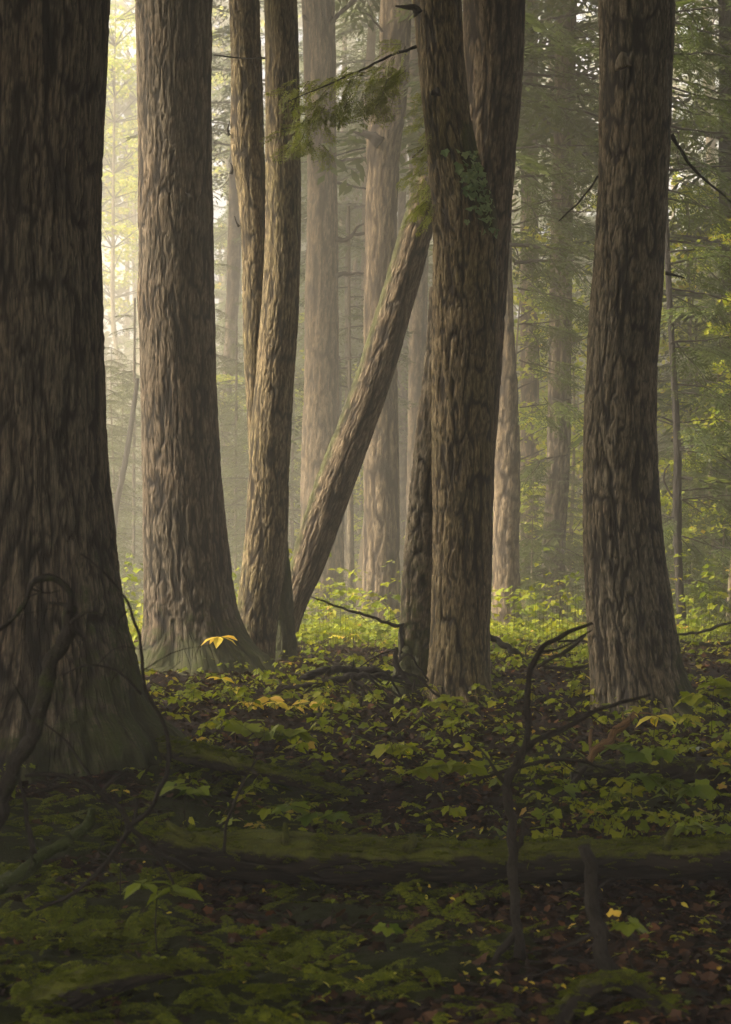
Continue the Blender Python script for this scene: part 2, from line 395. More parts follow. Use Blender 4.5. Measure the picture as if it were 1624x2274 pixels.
def px_pts(rows, d):
    """rows (px,py,width_px[,depth])"""
    out = []
    for q in rows:
        dd = q[3] if len(q) > 3 else d
        p = P(q[0], q[1], dd); out.append([*p, q[2] / 2 / FD * dd])
    return np.array(out)

def wood_attrs(moss_up=0.0, moss_all=0.0, fur=0.85):
    def f(V):
        n = len(V); return {'furrow': np.full(n, fur), 'moss': np.full(n, moss_all)}
    return f

def wood_part(name, rows, d, mat, parent, seg=10, seed=0, moss=0.1, sub=None, twigs=0, rng=None, step=None):
    b = Bag(); pts = px_pts(rows, d)
    V, F, C, uv = stick_mesh(pts, seg, 0.24, seed, step=step); b.add(V, [F, C], uv)
    if sub:
        for k, s in enumerate(sub):
            V, F, C, uv = stick_mesh(px_pts(s, d), max(5, seg - 3), 0.12, seed + k + 1); b.add(V, [F, C], uv)
    if twigs:
        rng = np.random.default_rng(seed + 77)
        for k in range(twigs):
            t = rng.uniform(0.2, 0.95); i = int(t * (len(pts) - 1)); fr = t * (len(pts) - 1) - i
            p = pts[i] * (1 - fr) + pts[min(i + 1, len(pts) - 1)] * fr
            dr = rng.normal(size=3); dr[1] *= 0.6; dr /= np.linalg.norm(dr); L = rng.uniform(0.06, 0.28)
            q = [[*p[:3], max(p[3] * 0.35, 0.002)], [*(p[:3] + dr * L * 0.5), max(p[3] * 0.25, 0.0015)], [*(p[:3] + dr * L + rng.normal(size=3) * L * 0.2), 0.0008]]
            V, F, C, uv = stick_mesh(q, 5, 0.1, k, 6); b.add(V, [F, C], uv)
    for i in range(len(b.V)):
        if parent is not None: b.V[i] = b.V[i] - np.array(parent.location)
    return b.build(name, mat, parent, wood_attrs(moss_all=moss))

# ------------------------------------------------------------------ foliage templates
def diamond(base, d, nrm, L, W):
    """leaflets: (n,4,3)"""
    side = np.cross(d, nrm); side /= np.linalg.norm(side, axis=1)[:, None] + 1e-9
    return np.stack([base, base + d * L[:, None] * 0.45 + side * W[:, None] * 0.5, base + d * L[:, None], base + d * L[:, None] * 0.45 - side * W[:, None] * 0.5], 1)

def bough(seed, ntw=12, nl=5, LL=0.12, LW=0.026, twig_len=0.42, droop=0.22):
    """unit-length hemlock bough along +X, flat in XY, returns quads, random value"""
    rg = np.random.default_rng(seed)
    B, D, Nn, L, W, rnd, wood = [], [], [], [], [], [], []
    def axis(t): return np.array([t, 0.05 * math.sin(t * 5 + seed), -droop * t * t])
    for k in range(ntw):
        t0 = 0.10 + 0.88 * (k + rg.uniform(-0.3, 0.3)) / ntw
        for sgn in (-1, 1):
            if rg.random() < 0.12: continue
            a0 = axis(t0); ang = math.radians(rg.uniform(42, 66)) * sgn
            tl = twig_len * (1 - t0) ** 0.75 * min(1, 0.35 + t0 * 2.2) * rg.uniform(0.6, 1.1) + 0.06
            dr = np.array([math.cos(ang), math.sin(ang), rg.uniform(-0.25, 0.02)]); dr /= np.linalg.norm(dr)
            m = max(3, int(nl * tl / twig_len + 2)); shade = rg.random()
            for q in range(m):
                s = (q + 0.5) / m
                p = a0 + dr * tl * s + np.array([0, 0, -0.35 * tl * s * s])
                for s2 in ((-1, 1) if q < m - 1 else (0,)):
                    an = ang + math.radians(48) * s2 * rg.uniform(0.7, 1.2)
                    d2 = np.array([math.cos(an), math.sin(an), -0.45 * s + rg.uniform(-0.3, 0.15)]); d2 /= np.linalg.norm(d2)
                    B.append(p); D.append(d2); nv = np.array([rg.uniform(-.5, .5), rg.uniform(-.5, .5), 1]); Nn.append(nv / np.linalg.norm(nv))
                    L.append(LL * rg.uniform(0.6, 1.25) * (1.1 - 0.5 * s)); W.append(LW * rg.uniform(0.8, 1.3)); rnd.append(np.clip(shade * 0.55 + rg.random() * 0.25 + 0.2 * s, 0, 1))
    Q = diamond(np.array(B), np.array(D), np.array(Nn), np.array(L), np.array(W))
    ax = np.array([axis(t) for t in np.linspace(0, 1, 7)])
    V, F, C, uv = tube(ax, np.linspace(0.011, 0.002, 7), 4)
    return Q, np.array(rnd), V, F
BOUGH = [bough(s) for s in range(5)]
BOUGH_FAR = [bough(s + 20, ntw=15, nl=8, LL=0.08, LW=0.022) for s in range(4)]
BOUGH_FINE = [bough(s + 40, ntw=6, nl=4, LL=0.19, LW=0.05, twig_len=0.5, droop=0.35) for s in range(3)]
FROND = [bough(s + 60, ntw=15, nl=5, LL=0.09, LW=0.034, twig_len=0.22, droop=0.25) for s in range(3)]

def rotm(az, el, roll=0.0):
    ca, sa, ce, se, cr, sr = math.cos(az), math.sin(az), math.cos(el), math.sin(el), math.cos(roll), math.sin(roll)
    X = np.array([ca * ce, sa * ce, se]); Y0 = np.array([-sa, ca, 0]); Z0 = np.cross(X, Y0)
    return np.stack([X, Y0 * cr + Z0 * sr, -Y0 * sr + Z0 * cr], 1)

class Leaves:
    def __init__(s): s.Q = []; s.r = []; s.WV = []; s.WF = []; s.wn = 0
    def put(s, tpl, origin, az, el, size, rg, roll=0.0, wood=True, shade=0.0):
        Q, r, V, F = tpl; M = rotm(az, el, roll)
        s.Q.append((Q * size) @ M.T + origin); s.r.append(np.clip(r * 0.75 + rg.uniform(0, 0.25) + shade, 0, 1))
        if wood: s.WV.append((V * size) @ M.T + origin); s.WF.append(F + s.wn); s.wn += len(V)
    def raw(s, Q, r): s.Q.append(Q); s.r.append(r)
    def build(s, name, mat, parent=None, off=None, wood_mat=None):
        Q = np.concatenate(s.Q); n = len(Q); V = Q.reshape(-1, 3); F = np.arange(n * 4).reshape(-1, 4)
        r = np.repeat(np.concatenate(s.r), 4)
        gs, ms = [F], [mat]
        if s.WV:
            W = np.concatenate(s.WV); gs.append(np.concatenate(s.WF) + len(V)); ms.append(wood_mat or M_TWIG)
            V = np.concatenate([V, W]); r = np.concatenate([r, np.full(len(W), 0.5)])
        if off is not None: V = V - np.asarray(off)
        return mk(name, V, gs, ms, parent, np.stack([V[:, 0] + V[:, 1], V[:, 2]], -1), {'rnd': r, 'furrow': np.full(len(V), 0.8), 'moss': np.zeros(len(V))}, smooth=False)

def leaf_cloud(rg, c, R, n, size, flat=0.45, tilt=0.6):
    """leafy spray: n rhomb leaves in a flattened ellipsoid, layered"""
    p = rg.normal(size=(n, 3)); p /= np.linalg.norm(p, axis=1)[:, None]; p *= rg.random(n)[:, None] ** 0.4
    p = p * np.array([R, R, R * flat]) + c
    d = rg.normal(size=(n, 3)) * np.array([1, 1, 0.35]) + np.array([0, 0, -0.25]); d /= np.linalg.norm(d, axis=1)[:, None]
    nn = rg.normal(size=(n, 3)) * tilt + np.array([0, 0, 1.0]); nn /= np.linalg.norm(nn, axis=1)[:, None]
    L = size * rg.uniform(0.6, 1.2, n)
    return diamond(p, d, nn, L, L * rg.uniform(0.7, 0.95, n)), np.clip(rg.normal(0.5, 0.22, n), 0, 1)

# ------------------------------------------------------------------ the large trees
def clod(C, z):
    return C[np.argmin(np.abs(C[:, 2] - z))]
def crown_for(parent, C, z0, z1, n, L0, L1, seed, az=None, spread=math.pi, tpls=BOUGH, mat=M_NEEDLE, name='crown', el=(-0.15, 0.25)):
    rg = np.random.default_rng(seed); lv = Leaves()
    for k in range(n):
        z = z0 + (z1 - z0) * (k + rg.random()) / n
        a = rg.uniform(-math.pi, math.pi) if az is None else az + rg.uniform(-spread, spread)
        t = (z - z0) / max(0.1, z1 - z0)
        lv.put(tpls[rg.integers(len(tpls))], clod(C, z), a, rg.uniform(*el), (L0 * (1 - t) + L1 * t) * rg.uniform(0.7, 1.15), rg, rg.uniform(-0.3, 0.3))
    return lv.build(name, mat, parent, parent.location)

def tree_root(name, rows, depth, label, cat='tree', group=None):
    py, l, r = rows[-1]; p = P((l + r) / 2, py, depth)
    return root(name, p, label, cat, group)

# nearest trunk at the left edge
rows = [(-60, -95, 242), (0, -92, 241), (150, -90, 236), (300, -92, 230), (500, -90, 224), (700, -88, 229), (850, -88, 232), (1000, -92, 238), (1100, -98, 246), (1200, -106, 256),
        (1300, -120, 269), (1400, -140, 286), (1500, -172, 312), (1580, -215, 342), (1650, -265, 386), (1720, -330, 440), (1780, -400, 505)]
t1 = tree_root('hemlock_tree', rows, 13.0, 'huge dark rough-barked trunk at the left edge with mossy flaring roots, nearest tree', group='large hemlock trunks')
_, C, _ = trunk('trunk', rows, 13.0, M_BARK, t1, amp=0.020, cw=0.036, ch=0.42, res=0.012, seed=3, flutes=0.15, lobes=[(-8, 0.72, 0.24, 12), (-50, 0.42, 0.28, 20), (-95, 0.3, 0.2, 14), (25, 0.4, 0.25, 12)],
      moss=lambda h, n, V: 0.30 * np.exp(-np.clip(h - 0.2, 0, 99) / 0.9) + 0.40 * np.exp(-np.clip(h, 0, 99) / 1.6) * np.clip(n[..., 0], 0, 1) + 0.12)
crown_for(t1, C, 8.8, 20, 90, 4.2, 2.0, 101)

# second trunk, left
rows = [(-60, 302, 470), (0, 303, 470), (150, 304, 470), (300, 307, 471), (450, 307, 472), (600, 307, 474), (675, 305, 475), (720, 308, 477), (850, 313, 481), (1000, 316, 489), (1100, 317, 497),
        (1200, 318, 507), (1300, 318, 517), (1380, 315, 530), (1430, 308, 548), (1475, 298, 568)]
t2 = tree_root('hemlock_tree', rows, 20.0, 'tall straight brown trunk, second from the left, with a mossy foot', group='large hemlock trunks')
_, C, _ = trunk('trunk', rows, 20.0, M_BARK, t2, amp=0.013, cw=0.030, ch=0.32, res=0.0115, seed=8, flutes=0.10, lobes=[(-25, 0.22, 0.14, 10), (-75, 0.2, 0.16, 14), (-120, 0.18, 0.14, 12), (-165, 0.16, 0.14, 10)], moss=moss_base(0.62, 0.60, 1, 0.08, 0.04))
crown_for(t2, C, 9.0, 20, 80, 3.6, 1.6, 102)

# forked pair
rows = [(-60, 590, 658), (0, 588, 660), (100, 590, 663), (200, 590, 665), (300, 590, 667), (450, 590, 668), (600, 586, 666), (750, 576, 660), (850, 568, 653), (950, 559, 648), (1050, 554, 642),
        (1150, 549, 640), (1250, 540, 634), (1330, 530, 624), (1400, 526, 616), (1470, 548, 612)]
t4 = tree_root('forked_hemlock_tree', rows, 21.0, 'twin-stemmed ochre brown tree left of the leaning trunk, its two stems joining halfway down', group='large hemlock trunks')
trunk('trunk', rows, 21.0, M_BARKY, t4, amp=0.009, cw=0.024, ch=0.30, res=0.010, seed=12, flutes=0.05, moss=moss_base(0.5, 0.35, -1, 0.22, 0.08))
rows = [(-60, 508, 574), (0, 509, 576), (100, 512, 580), (200, 513, 583), (290, 513, 586), (350, 516, 588), (400, 524, 592), (470, 531, 596), (550, 537, 598), (650, 539, 597), (760, 541, 594),
        (850, 546, 592), (950, 551, 596), (1080, 558, 606), (1250, 575, 618)]
_, C, _ = trunk('side_trunk', rows, 21.35, M_BARKY, t4, amp=0.009, cw=0.024, ch=0.30, res=0.010, seed=14, moss=moss_base(0.5, 0.1, 1, 0.3, 0.08))
rows = [(1120, 585, 628), (1200, 588, 639), (1260, 592, 645), (1330, 596, 651), (1400, 598, 656), (1455, 596, 660)]
trunk('dead_stem', rows, 21.6, M_BARKG, t4, top=0, amp=0.01, cw=0.03, ch=0.2, res=0.014, seed=15, moss=moss_base(2, 0.5, 1, 0.1, 0.2))
crown_for(t4, C, 9.5, 19, 60, 3.0, 1.4, 103)
wood_part('dead_branch', [(590, 128, 5), (540, 130, 4), (475, 122, 3)], 21, M_TWIG, t4, 5, 1)
wood_part('dead_branch', [(512, 300, 7), (506, 290, 5), (510, 270, 2)], 21.3, M_TWIG, t4, 5, 2, )
wood_part('dead_branch', [(514, 385, 8), (516, 372, 5), (512, 362, 2)], 21.3, M_TWIG, t4, 5, 3)
wood_part('dead_branch', [(532, 505, 7), (526, 495, 4), (521, 480, 2)], 21.3, M_TWIG, t4, 5, 4)

# leaning dead trunk resting on the fork behind
def leaning():
    E = [(400, 925, 992), (440, 912, 985), (514, 888, 963), (600, 863, 941), (685, 837, 917), (779, 808, 891), (886, 772, 856), (970, 740, 826), (1057, 706, 794), (1160, 671, 757), (1263, 642, 718), (1366, 612, 673), (1440, 588, 655)]
    r0 = tree_root('leaning_dead_trunk', E, 22.5, 'mossy dead trunk leaning steeply to the right against the bent double tree', 'fallen tree')
    trunk('trunk', E, 22.5, M_BARKR, r0, top=0, amp=0.011, cw=0.026, ch=0.32, res=0.011, seed=21,
          moss=lambda h, n, V: 0.46 * np.clip(-n[..., 0] * 1.8 - 0.6, 0, 1) + 0.10)
leaning()

# hazy trunk behind the leaning one
rows = [(-60, 668, 742), (0, 671, 744), (200, 677, 746), (400, 683, 748), (550, 681, 751), (700, 678, 752), (850, 676, 752), (950, 672, 756), (1100, 668, 762), (1200, 670, 764), (1300, 676, 762), (1420, 680, 762)]
t6 = tree_root('hemlock_tree', rows, 40.0, 'pale hazy trunk standing behind the leaning trunk, with dead branches on its right', group='large hemlock trunks')
_, C, _ = trunk('trunk', rows, 40.0, M_BARKR, t6, amp=0.018, cw=0.05, ch=0.7, res=0.026, seed=31, moss=moss_base(0.8, 0.5, 1, 0.05))
crown_for(t6, C, 14.5, 22, 60, 4.2, 2, 104)
for k, rws in enumerate([[(748, 530, 13), (765, 532, 11), (785, 522, 8), (808, 515, 7)], [(782, 523, 7), (795, 505, 5), (808, 498, 4)], [(748, 615, 14), (762, 610, 10), (785, 607, 7), (815, 606, 5)],
             [(748, 360, 12), (775, 354, 8), (812, 350, 5)], [(748, 405, 7), (780, 412, 5), (815, 420, 4)], [(735, 40, 12), (715, 60, 16), (690, 50, 10), (675, 35, 8)], [(728, 60, 10), (760, 25, 10), (790, 0, 8)]]):
    wood_part('dead_branch', rws, 39.8, M_TWIG, t6, 6, 30 + k)

# trunk right of the lean
rows = [(-60, 846, 918), (0, 845, 915), (100, 843, 911), (200, 835, 905), (260, 822, 900), (310, 815, 892), (400, 815, 886), (500, 812, 882), (600, 810, 882), (700, 809, 882), (850, 808, 883), (1000, 808, 886), (1150, 808, 887), (1300, 806, 888), (1400, 802, 890), (1445, 798, 894)]
t7 = tree_root('hemlock_tree', rows, 32.0, 'furrowed trunk in light haze behind the leaning trunk, knotty stub high up', group='large hemlock trunks')
_, C, _ = trunk('trunk', rows, 32.0, M_BARKR, t7, amp=0.016, cw=0.05, ch=0.7, res=0.024, seed=33, moss=moss_base(0.4, 0.3))
crown_for(t7, C, 13.5, 21, 60, 3.8, 2, 105)
wood_part('branch_stub', [(835, 318, 30), (822, 305, 22), (805, 298, 9), (785, 293, 4)], 31.7, M_TWIG, t7, 8, 41, sub=[[(812, 300, 6), (808, 292, 4), (806, 286, 2)]])
wood_part('dead_branch', [(850, 70, 7), (835, 50, 5), (815, 30, 4)], 31.8, M_TWIG, t7, 6, 42)

# bent double tree, centre right
rows = [(-60, 905, 1018), (0, 916, 1024), (100, 925, 1030), (200, 935, 1038), (300, 945, 1052), (400, 954, 1076), (460, 960, 1096), (520, 962, 1104), (600, 963, 1104), (700, 962, 1102), (800, 961, 1099), (900, 961, 1096),
        (1000, 961, 1092), (1100, 962, 1089), (1200, 962, 1087), (1300, 960, 1085), (1400, 957, 1083), (1500, 951, 1086), (1580, 944, 1094)]
t8 = tree_root('bent_hemlock_tree', rows, 17.0, 'bent thick tree with three fused stems and a leafy moss patch', group='large hemlock trunks')
def m8(h, n, V):
    z = V[..., 2]; zz = lambda py: EYE - (py - HOR) / FD * 17.0
    band = sstep(zz(560), zz(480), z) * sstep(zz(230), zz(330), z) * np.clip(n[..., 0] * 1.5, 0, 1)
    return 0.6 * band + 0.35 * np.exp(-np.clip(h, 0, 99) / 0.35) + 0.16 * np.clip(n[..., 0] + 0.1, 0, 1)
_, C, _ = trunk('trunk', rows, 17.0, M_BARKY, t8, amp=0.013, cw=0.026, ch=0.30, res=0.010, seed=44, flutes=0.06, lobes=[(-20, 0.16, 0.12, 10), (-70, 0.14, 0.12, 14), (-130, 0.14, 0.12, 12), (180, 0.12, 0.12, 8)], moss=m8)
C8 = C
rows = [(640, 955, 1010), (750, 948, 1005), (850, 938, 1000), (950, 925, 992), (1050, 914, 985), (1150, 905, 978), (1250, 897, 972), (1350, 890, 968), (1430, 884, 966), (1500, 872, 968)]
trunk('side_trunk', rows, 17.4, M_BARKG, t8, top=0, amp=0.016, cw=0.04, ch=0.2, res=0.014, seed=45, flutes=0.08, moss=moss_base(0.9, 0.35, None, 0, 0.2))
rows = [(-60, 1030, 1169), (0, 1030, 1166), (100, 1030, 1163), (200, 1028, 1158), (300, 1024, 1149), (400, 1018, 1141), (500, 1010, 1134), (600, 1004, 1128), (700, 1000, 1122), (800, 996, 1116), (900, 992, 1108),
        (1000, 990, 1100), (1100, 990, 1096), (1250, 990, 1092), (1400, 990, 1088), (1520, 985, 1090)]
_, C, _ = trunk('rear_trunk', rows, 18.6, M_BARKR, t8, amp=0.011, cw=0.027, ch=0.32, res=0.0115, seed=46, flutes=0.05, moss=moss_base(0.5, 0.3, -1, 0.1, 0.0))
crown_for(t8, C, 9.0, 20, 90, 3.8, 1.8, 106)
wood_part('branch_stub', [(930, 30, 26), (918, 20, 16), (900, 18, 9), (878, 14, 4)], 16.8, M_TWIG, t8, 8, 47)
wood_part('bark_knot', [(972, 205, 22), (964, 206, 16), (958, 208, 6)], 16.75, M_TWIG, t8, 8, 48)

# big trunk at the right
rows = [(-60, 1336, 1499), (0, 1333, 1499), (100, 1334, 1496), (200, 1333, 1492), (300, 1332, 1489), (400, 1330, 1486), (500, 1324, 1479), (600, 1317, 1475), (700, 1309, 1469), (800, 1304, 1461), (900, 1299, 1458), (1000, 1297, 1459),
        (1100, 1297, 1463), (1200, 1298, 1471), (1300, 1302, 1484), (1400, 1308, 1500), (1480, 1314, 1512), (1560, 1316, 1532), (1600, 1310, 1552)]
t13 = tree_root('hemlock_tree', rows, 16.5, 'massive dark grey-brown trunk on the right, deep furrows, moss down its lower right side', group='large hemlock trunks')
_, C, _ = trunk('trunk', rows, 16.5, M_BARKG, t13, amp=0.015, cw=0.030, ch=0.28, res=0.010, seed=55, flutes=0.07, lobes=[(-15, 0.22, 0.16, 9), (-60, 0.16, 0.14, 14), (-110, 0.18, 0.14, 12), (-160, 0.14, 0.12, 10)],
      moss=lambda h, n, V: 0.30 * np.exp(-np.clip(h, 0, 99) / 0.35) + 0.55 * np.exp(-np.clip(h, 0, 99) / 1.1) * np.clip(n[..., 0] * 1.3 - 0.2, 0, 1) + 0.08 * np.clip(-n[..., 0], 0, 1))
crown_for(t13, C, 8.6, 20, 90, 4.0, 1.8, 107)
wood_part('dead_branch', [(1328, 392, 5), (1305, 425, 4), (1275, 460, 4), (1240, 492, 3)], 16.5, M_TWIG, t13, 5, 56)
wood_part('branch_stub', [(1395, 150, 34), (1380, 135, 26), (1388, 118, 14)], 16.1, M_BARKG, t13, 9, 57)
wood_part('branch_stub', [(1488, 300, 11), (1502, 318, 8), (1520, 350, 7), (1548, 385, 6), (1590, 420, 5), (1640, 460, 4)], 16.6, M_TWIG, t13, 7, 58)
wood_part('dead_branch', [(1478, 607, 8), (1500, 612, 5), (1520, 618, 3)], 16.5, M_TWIG, t13, 6, 59)

# mid trunks right of the double tree
def plain_tree(rows, d, label, mat, seed, amp=0.014, cw=0.05, ch=0.35, res=0.026, top=20, crown=None, moss=None, group=None, name='hemlock_tree', cat='tree'):
    res = res * 0.8; cw = cw * 0.8
    r0 = tree_root(name, rows, d, label, cat, group)
    _, C, _ = trunk('trunk', rows, d, mat, r0, top=top, amp=amp, cw=cw, ch=ch, res=res, seed=seed, moss=moss or moss_base(0.6, 0.3))
    if crown: crown_for(r0, C, *crown)
    return r0, C
t10, C10 = plain_tree([(-60, 1086, 1128), (300, 1094, 1134), (600, 1103, 1138), (714, 1106, 1141), (886, 1100, 1151), (1057, 1099, 1156), (1230, 1096, 1153), (1330, 1094, 1157), (1415, 1090, 1164)], 29.0,
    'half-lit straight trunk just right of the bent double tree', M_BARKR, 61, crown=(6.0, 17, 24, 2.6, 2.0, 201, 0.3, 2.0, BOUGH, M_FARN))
t11, C11 = plain_tree([(-60, 1156, 1194), (300, 1157, 1195), (700, 1156, 1196), (1000, 1156, 1197), (1200, 1155, 1196), (1415, 1150, 1198)], 41.0,
    'pale straight trunk between the half-lit trunk and the dark far trunk', M_BARKR, 62, cw=0.055, ch=0.5, res=0.03, crown=(10.5, 20, 60, 4, 2, 202))
t12, C12 = plain_tree([(-60, 1236, 1282), (200, 1232, 1278), (600, 1222, 1271), (800, 1219, 1268), (970, 1216, 1267), (1057, 1214, 1264), (1230, 1204, 1255), (1330, 1202, 1258), (1415, 1198, 1268)], 33.0,
    'dark reddish trunk left of the big right trunk, widening at its foot', M_BARK, 63, cw=0.05, ch=0.45, res=0.026, crown=(8.5, 19, 70, 4, 2, 203))
t7b, _ = plain_tree([(-60, 898, 952), (300, 906, 952), (600, 912, 951), (800, 908, 947), (1000, 905, 944), (1200, 900, 940), (1420, 890, 944)], 46.0,
    'light hazy trunk glimpsed between the knotty trunk and the bent double tree', M_BARKR, 64, cw=0.08, ch=0.6, res=0.04, crown=(15.5, 20, 40, 3.5, 2, 204))
t7c, _ = plain_tree([(-60, 882, 902), (700, 884, 903), (1000, 884, 906), (1420, 882, 908)], 60.0,
    'thin faint trunk beside the right edge of the knotty hazy trunk', M_BARKR, 65, cw=0.09, ch=0.6, res=0.05, crown=(16, 21, 20, 2.5, 1.5, 205))
t14, C14 = plain_tree([(-60, 1462, 1474), (500, 1474, 1486), (715, 1483, 1496), (886, 1492, 1507), (1020, 1496, 1514), (1130, 1494, 1514), (1230, 1497, 1515), (1383, 1502, 1526), (1400, 1501, 1528)], 27.0,
    'slender dark tree with side branches right of the massive right trunk', M_TWIG, 66, amp=0.006, cw=0.03, res=0.014, top=11.5, crown=(2.6, 11.0, 20, 2.0, 1.4, 206, -0.3, 1.7, BOUGH, M_FARN), name='young_hemlock_tree')
for k, rws in enumerate([[(1512, 985, 7), (1535, 978, 6), (1565, 985, 5), (1600, 1010, 4), (1640, 1040, 3)], [(1497, 940, 6), (1478, 930, 4), (1465, 925, 2)], [(1500, 1110, 6), (1480, 1080, 5), (1474, 1060, 5), (1486, 1030, 4)],
              [(1514, 1090, 5), (1550, 1086, 4), (1600, 1084, 3)], [(1514, 1110, 4), (1540, 1125, 3), (1560, 1140, 2)]]):
    wood_part('dead_branch', rws, 27, M_TWIG, t14, 6, 70 + k)
plain_tree([(750, 1528, 1537), (1000, 1532, 1543), (1195, 1535, 1547), (1300, 1537, 1548), (1400, 1540, 1552)], 36.0, 'thin pale sapling stem right of the slender dark tree', M_BARKG, 67, amp=0.004, res=0.02, top=8.5, name='sapling', cat='sapling', crown=(4.5, 8, 10, 1.4, 1.0, 207))
plain_tree([(1000, 1545, 1552), (1230, 1546, 1554), (1400, 1549, 1560)], 35.5, 'thinnest pale stem touching the sapling on its right', M_BARKG, 68, amp=0.003, res=0.02, top=6.5, name='sapling', cat='sapling', crown=(4.0, 6.3, 8, 1.2, 0.8, 208))
plain_tree([(-60, 1596, 1632), (700, 1598, 1636), (1090, 1601, 1638), (1320, 1602, 1640), (1400, 1598, 1644)], 34.0, 'dark trunk cut off by the right edge of the view', M_TWIG, 69, cw=0.05, ch=0.4, res=0.028, crown=(4.5, 17, 60, 3.6, 2, 209))
# hazy left and centre trees
plain_tree([(-60, 520, 556), (300, 512, 544), (715, 500, 528), (886, 493, 515), (1160, 490, 508), (1400, 484, 506)], 62.0, 'pale leaning trunk in the mist between the second trunk and the forked tree', M_BARKR, 71, cw=0.09, ch=0.6, res=0.05, crown=(14, 21, 30, 3.5, 2, 210))
plain_tree([(840, 302, 311), (955, 284, 296), (1057, 266, 279), (1126, 252, 265), (1300, 246, 260), (1420, 242, 258)], 44.0, 'broken grey pole tree leaning right in the mist beside the nearest trunk', M_TWIG, 72, top=0, amp=0.006, res=0.03, name='dead_tree', cat='dead tree')
plain_tree([(800, 296, 302), (1100, 294, 301), (1400, 292, 300)], 52.0, 'very thin upright misty tree just left of the second trunk', M_BARKG, 73, amp=0.004, res=0.04, top=9, name='sapling', cat='sapling', crown=(5, 8.5, 14, 1.6, 1, 211, None, 3.14, BOUGH_FAR, M_FARN))
plain_tree([(900, 522, 528), (1200, 520, 527), (1400, 519, 528)], 50.0, 'very thin upright tree in the mist left of the forked tree', M_BARKG, 74, amp=0.004, res=0.04, top=8, name='sapling', cat='sapling', crown=(3.5, 7.8, 16, 1.5, 1, 212, None, 3.14, BOUGH_FAR, M_FARN))
plain_tree([(1000, 772, 783), (1100, 771, 785), (1230, 770, 787), (1330, 768, 788), (1400, 764, 790)], 42.0, 'small grey trunk seen under the leaning trunk', M_BARKG, 75, amp=0.006, res=0.03, top=9.5, moss=moss_base(1, 0.5, 0, 0, 0.15), name='young_hemlock_tree', crown=(4.5, 9, 24, 2, 1, 213))
plain_tree([(790, 744, 756), (850, 743, 759), (960, 742, 758), (1400, 742, 760)], 50.0, 'dark broken snag touching the right side of the hazy trunk', M_TWIG, 76, top=0, amp=0.006, res=0.035, name='dead_tree', cat='dead tree')
plain_tree([(600, 766, 774), (760, 766, 775), (1400, 764, 778)], 56.0, 'faint thin trunk in the mist between hazy trunk and knotty trunk', M_BARKG, 77, amp=0.005, res=0.05, top=12, crown=(9, 12, 9, 2, 1, 214, None, 3.14, BOUGH_FAR, M_FARN))

# ------------------------------------------------------------------ hanging hemlock boughs in view
def bough_thing(name, main, d, tips, label, parent=None, tpls=BOUGH_FINE, sc_=1.0, seed=0, cat='branch'):
    """a branch of parent: wood along main (px rows), foliage sprays at tips (px,py,az,el,len)"""
    rg = np.random.default_rng(seed)
    w = wood_part('branch', main, d, M_TWIG, parent, 6, seed)
    lv = Leaves()
    for (x, y, az, el, L) in tips:
        lv.put(tpls[rg.integers(len(tpls))], P(x, y, d + rg.uniform(-0.3, 0.3)), math.radians(az), math.radians(el), L * sc_, rg, rg.uniform(-0.9, 0.9), shade=0.05)
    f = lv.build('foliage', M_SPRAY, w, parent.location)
    return w
def tips(path, n, seed, L=(0.4, 0.8), az=(110, 260), el=(-60, 10), jit=14):
    n = int(n * 2.0); rg = np.random.default_rng(seed); A = catmull(np.array([[p[0], p[1], 0.0] for p in path]), n); out = []
    for k in range(n): out.append((A[k, 0] + rg.normal(0, jit), A[k, 1] + rg.normal(0, jit * .8), rg.uniform(*az), rg.uniform(*el), rg.uniform(*L) * 0.55))
    return out
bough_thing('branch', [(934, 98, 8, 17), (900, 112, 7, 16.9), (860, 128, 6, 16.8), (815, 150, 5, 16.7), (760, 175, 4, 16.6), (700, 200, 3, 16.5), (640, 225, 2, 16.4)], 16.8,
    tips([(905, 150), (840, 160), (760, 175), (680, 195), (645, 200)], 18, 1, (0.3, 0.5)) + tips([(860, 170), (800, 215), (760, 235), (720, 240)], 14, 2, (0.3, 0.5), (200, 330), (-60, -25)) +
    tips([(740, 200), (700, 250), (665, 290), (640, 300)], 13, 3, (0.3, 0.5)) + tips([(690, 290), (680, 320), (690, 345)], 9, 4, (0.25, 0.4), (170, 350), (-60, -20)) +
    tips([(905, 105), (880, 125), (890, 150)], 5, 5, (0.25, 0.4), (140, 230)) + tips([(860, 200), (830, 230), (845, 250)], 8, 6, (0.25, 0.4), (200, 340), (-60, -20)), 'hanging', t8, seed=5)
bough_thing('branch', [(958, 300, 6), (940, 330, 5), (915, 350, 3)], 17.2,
    tips([(960, 200), (950, 250), (955, 290), (945, 330), (955, 370)], 11, 7, (0.2, 0.42), (150, 240)) + tips([(950, 400), (945, 430), (955, 460), (940, 480)], 12, 8, (0.22, 0.42), (150, 240), (-60, -10)), 'hanging', t8, seed=6)
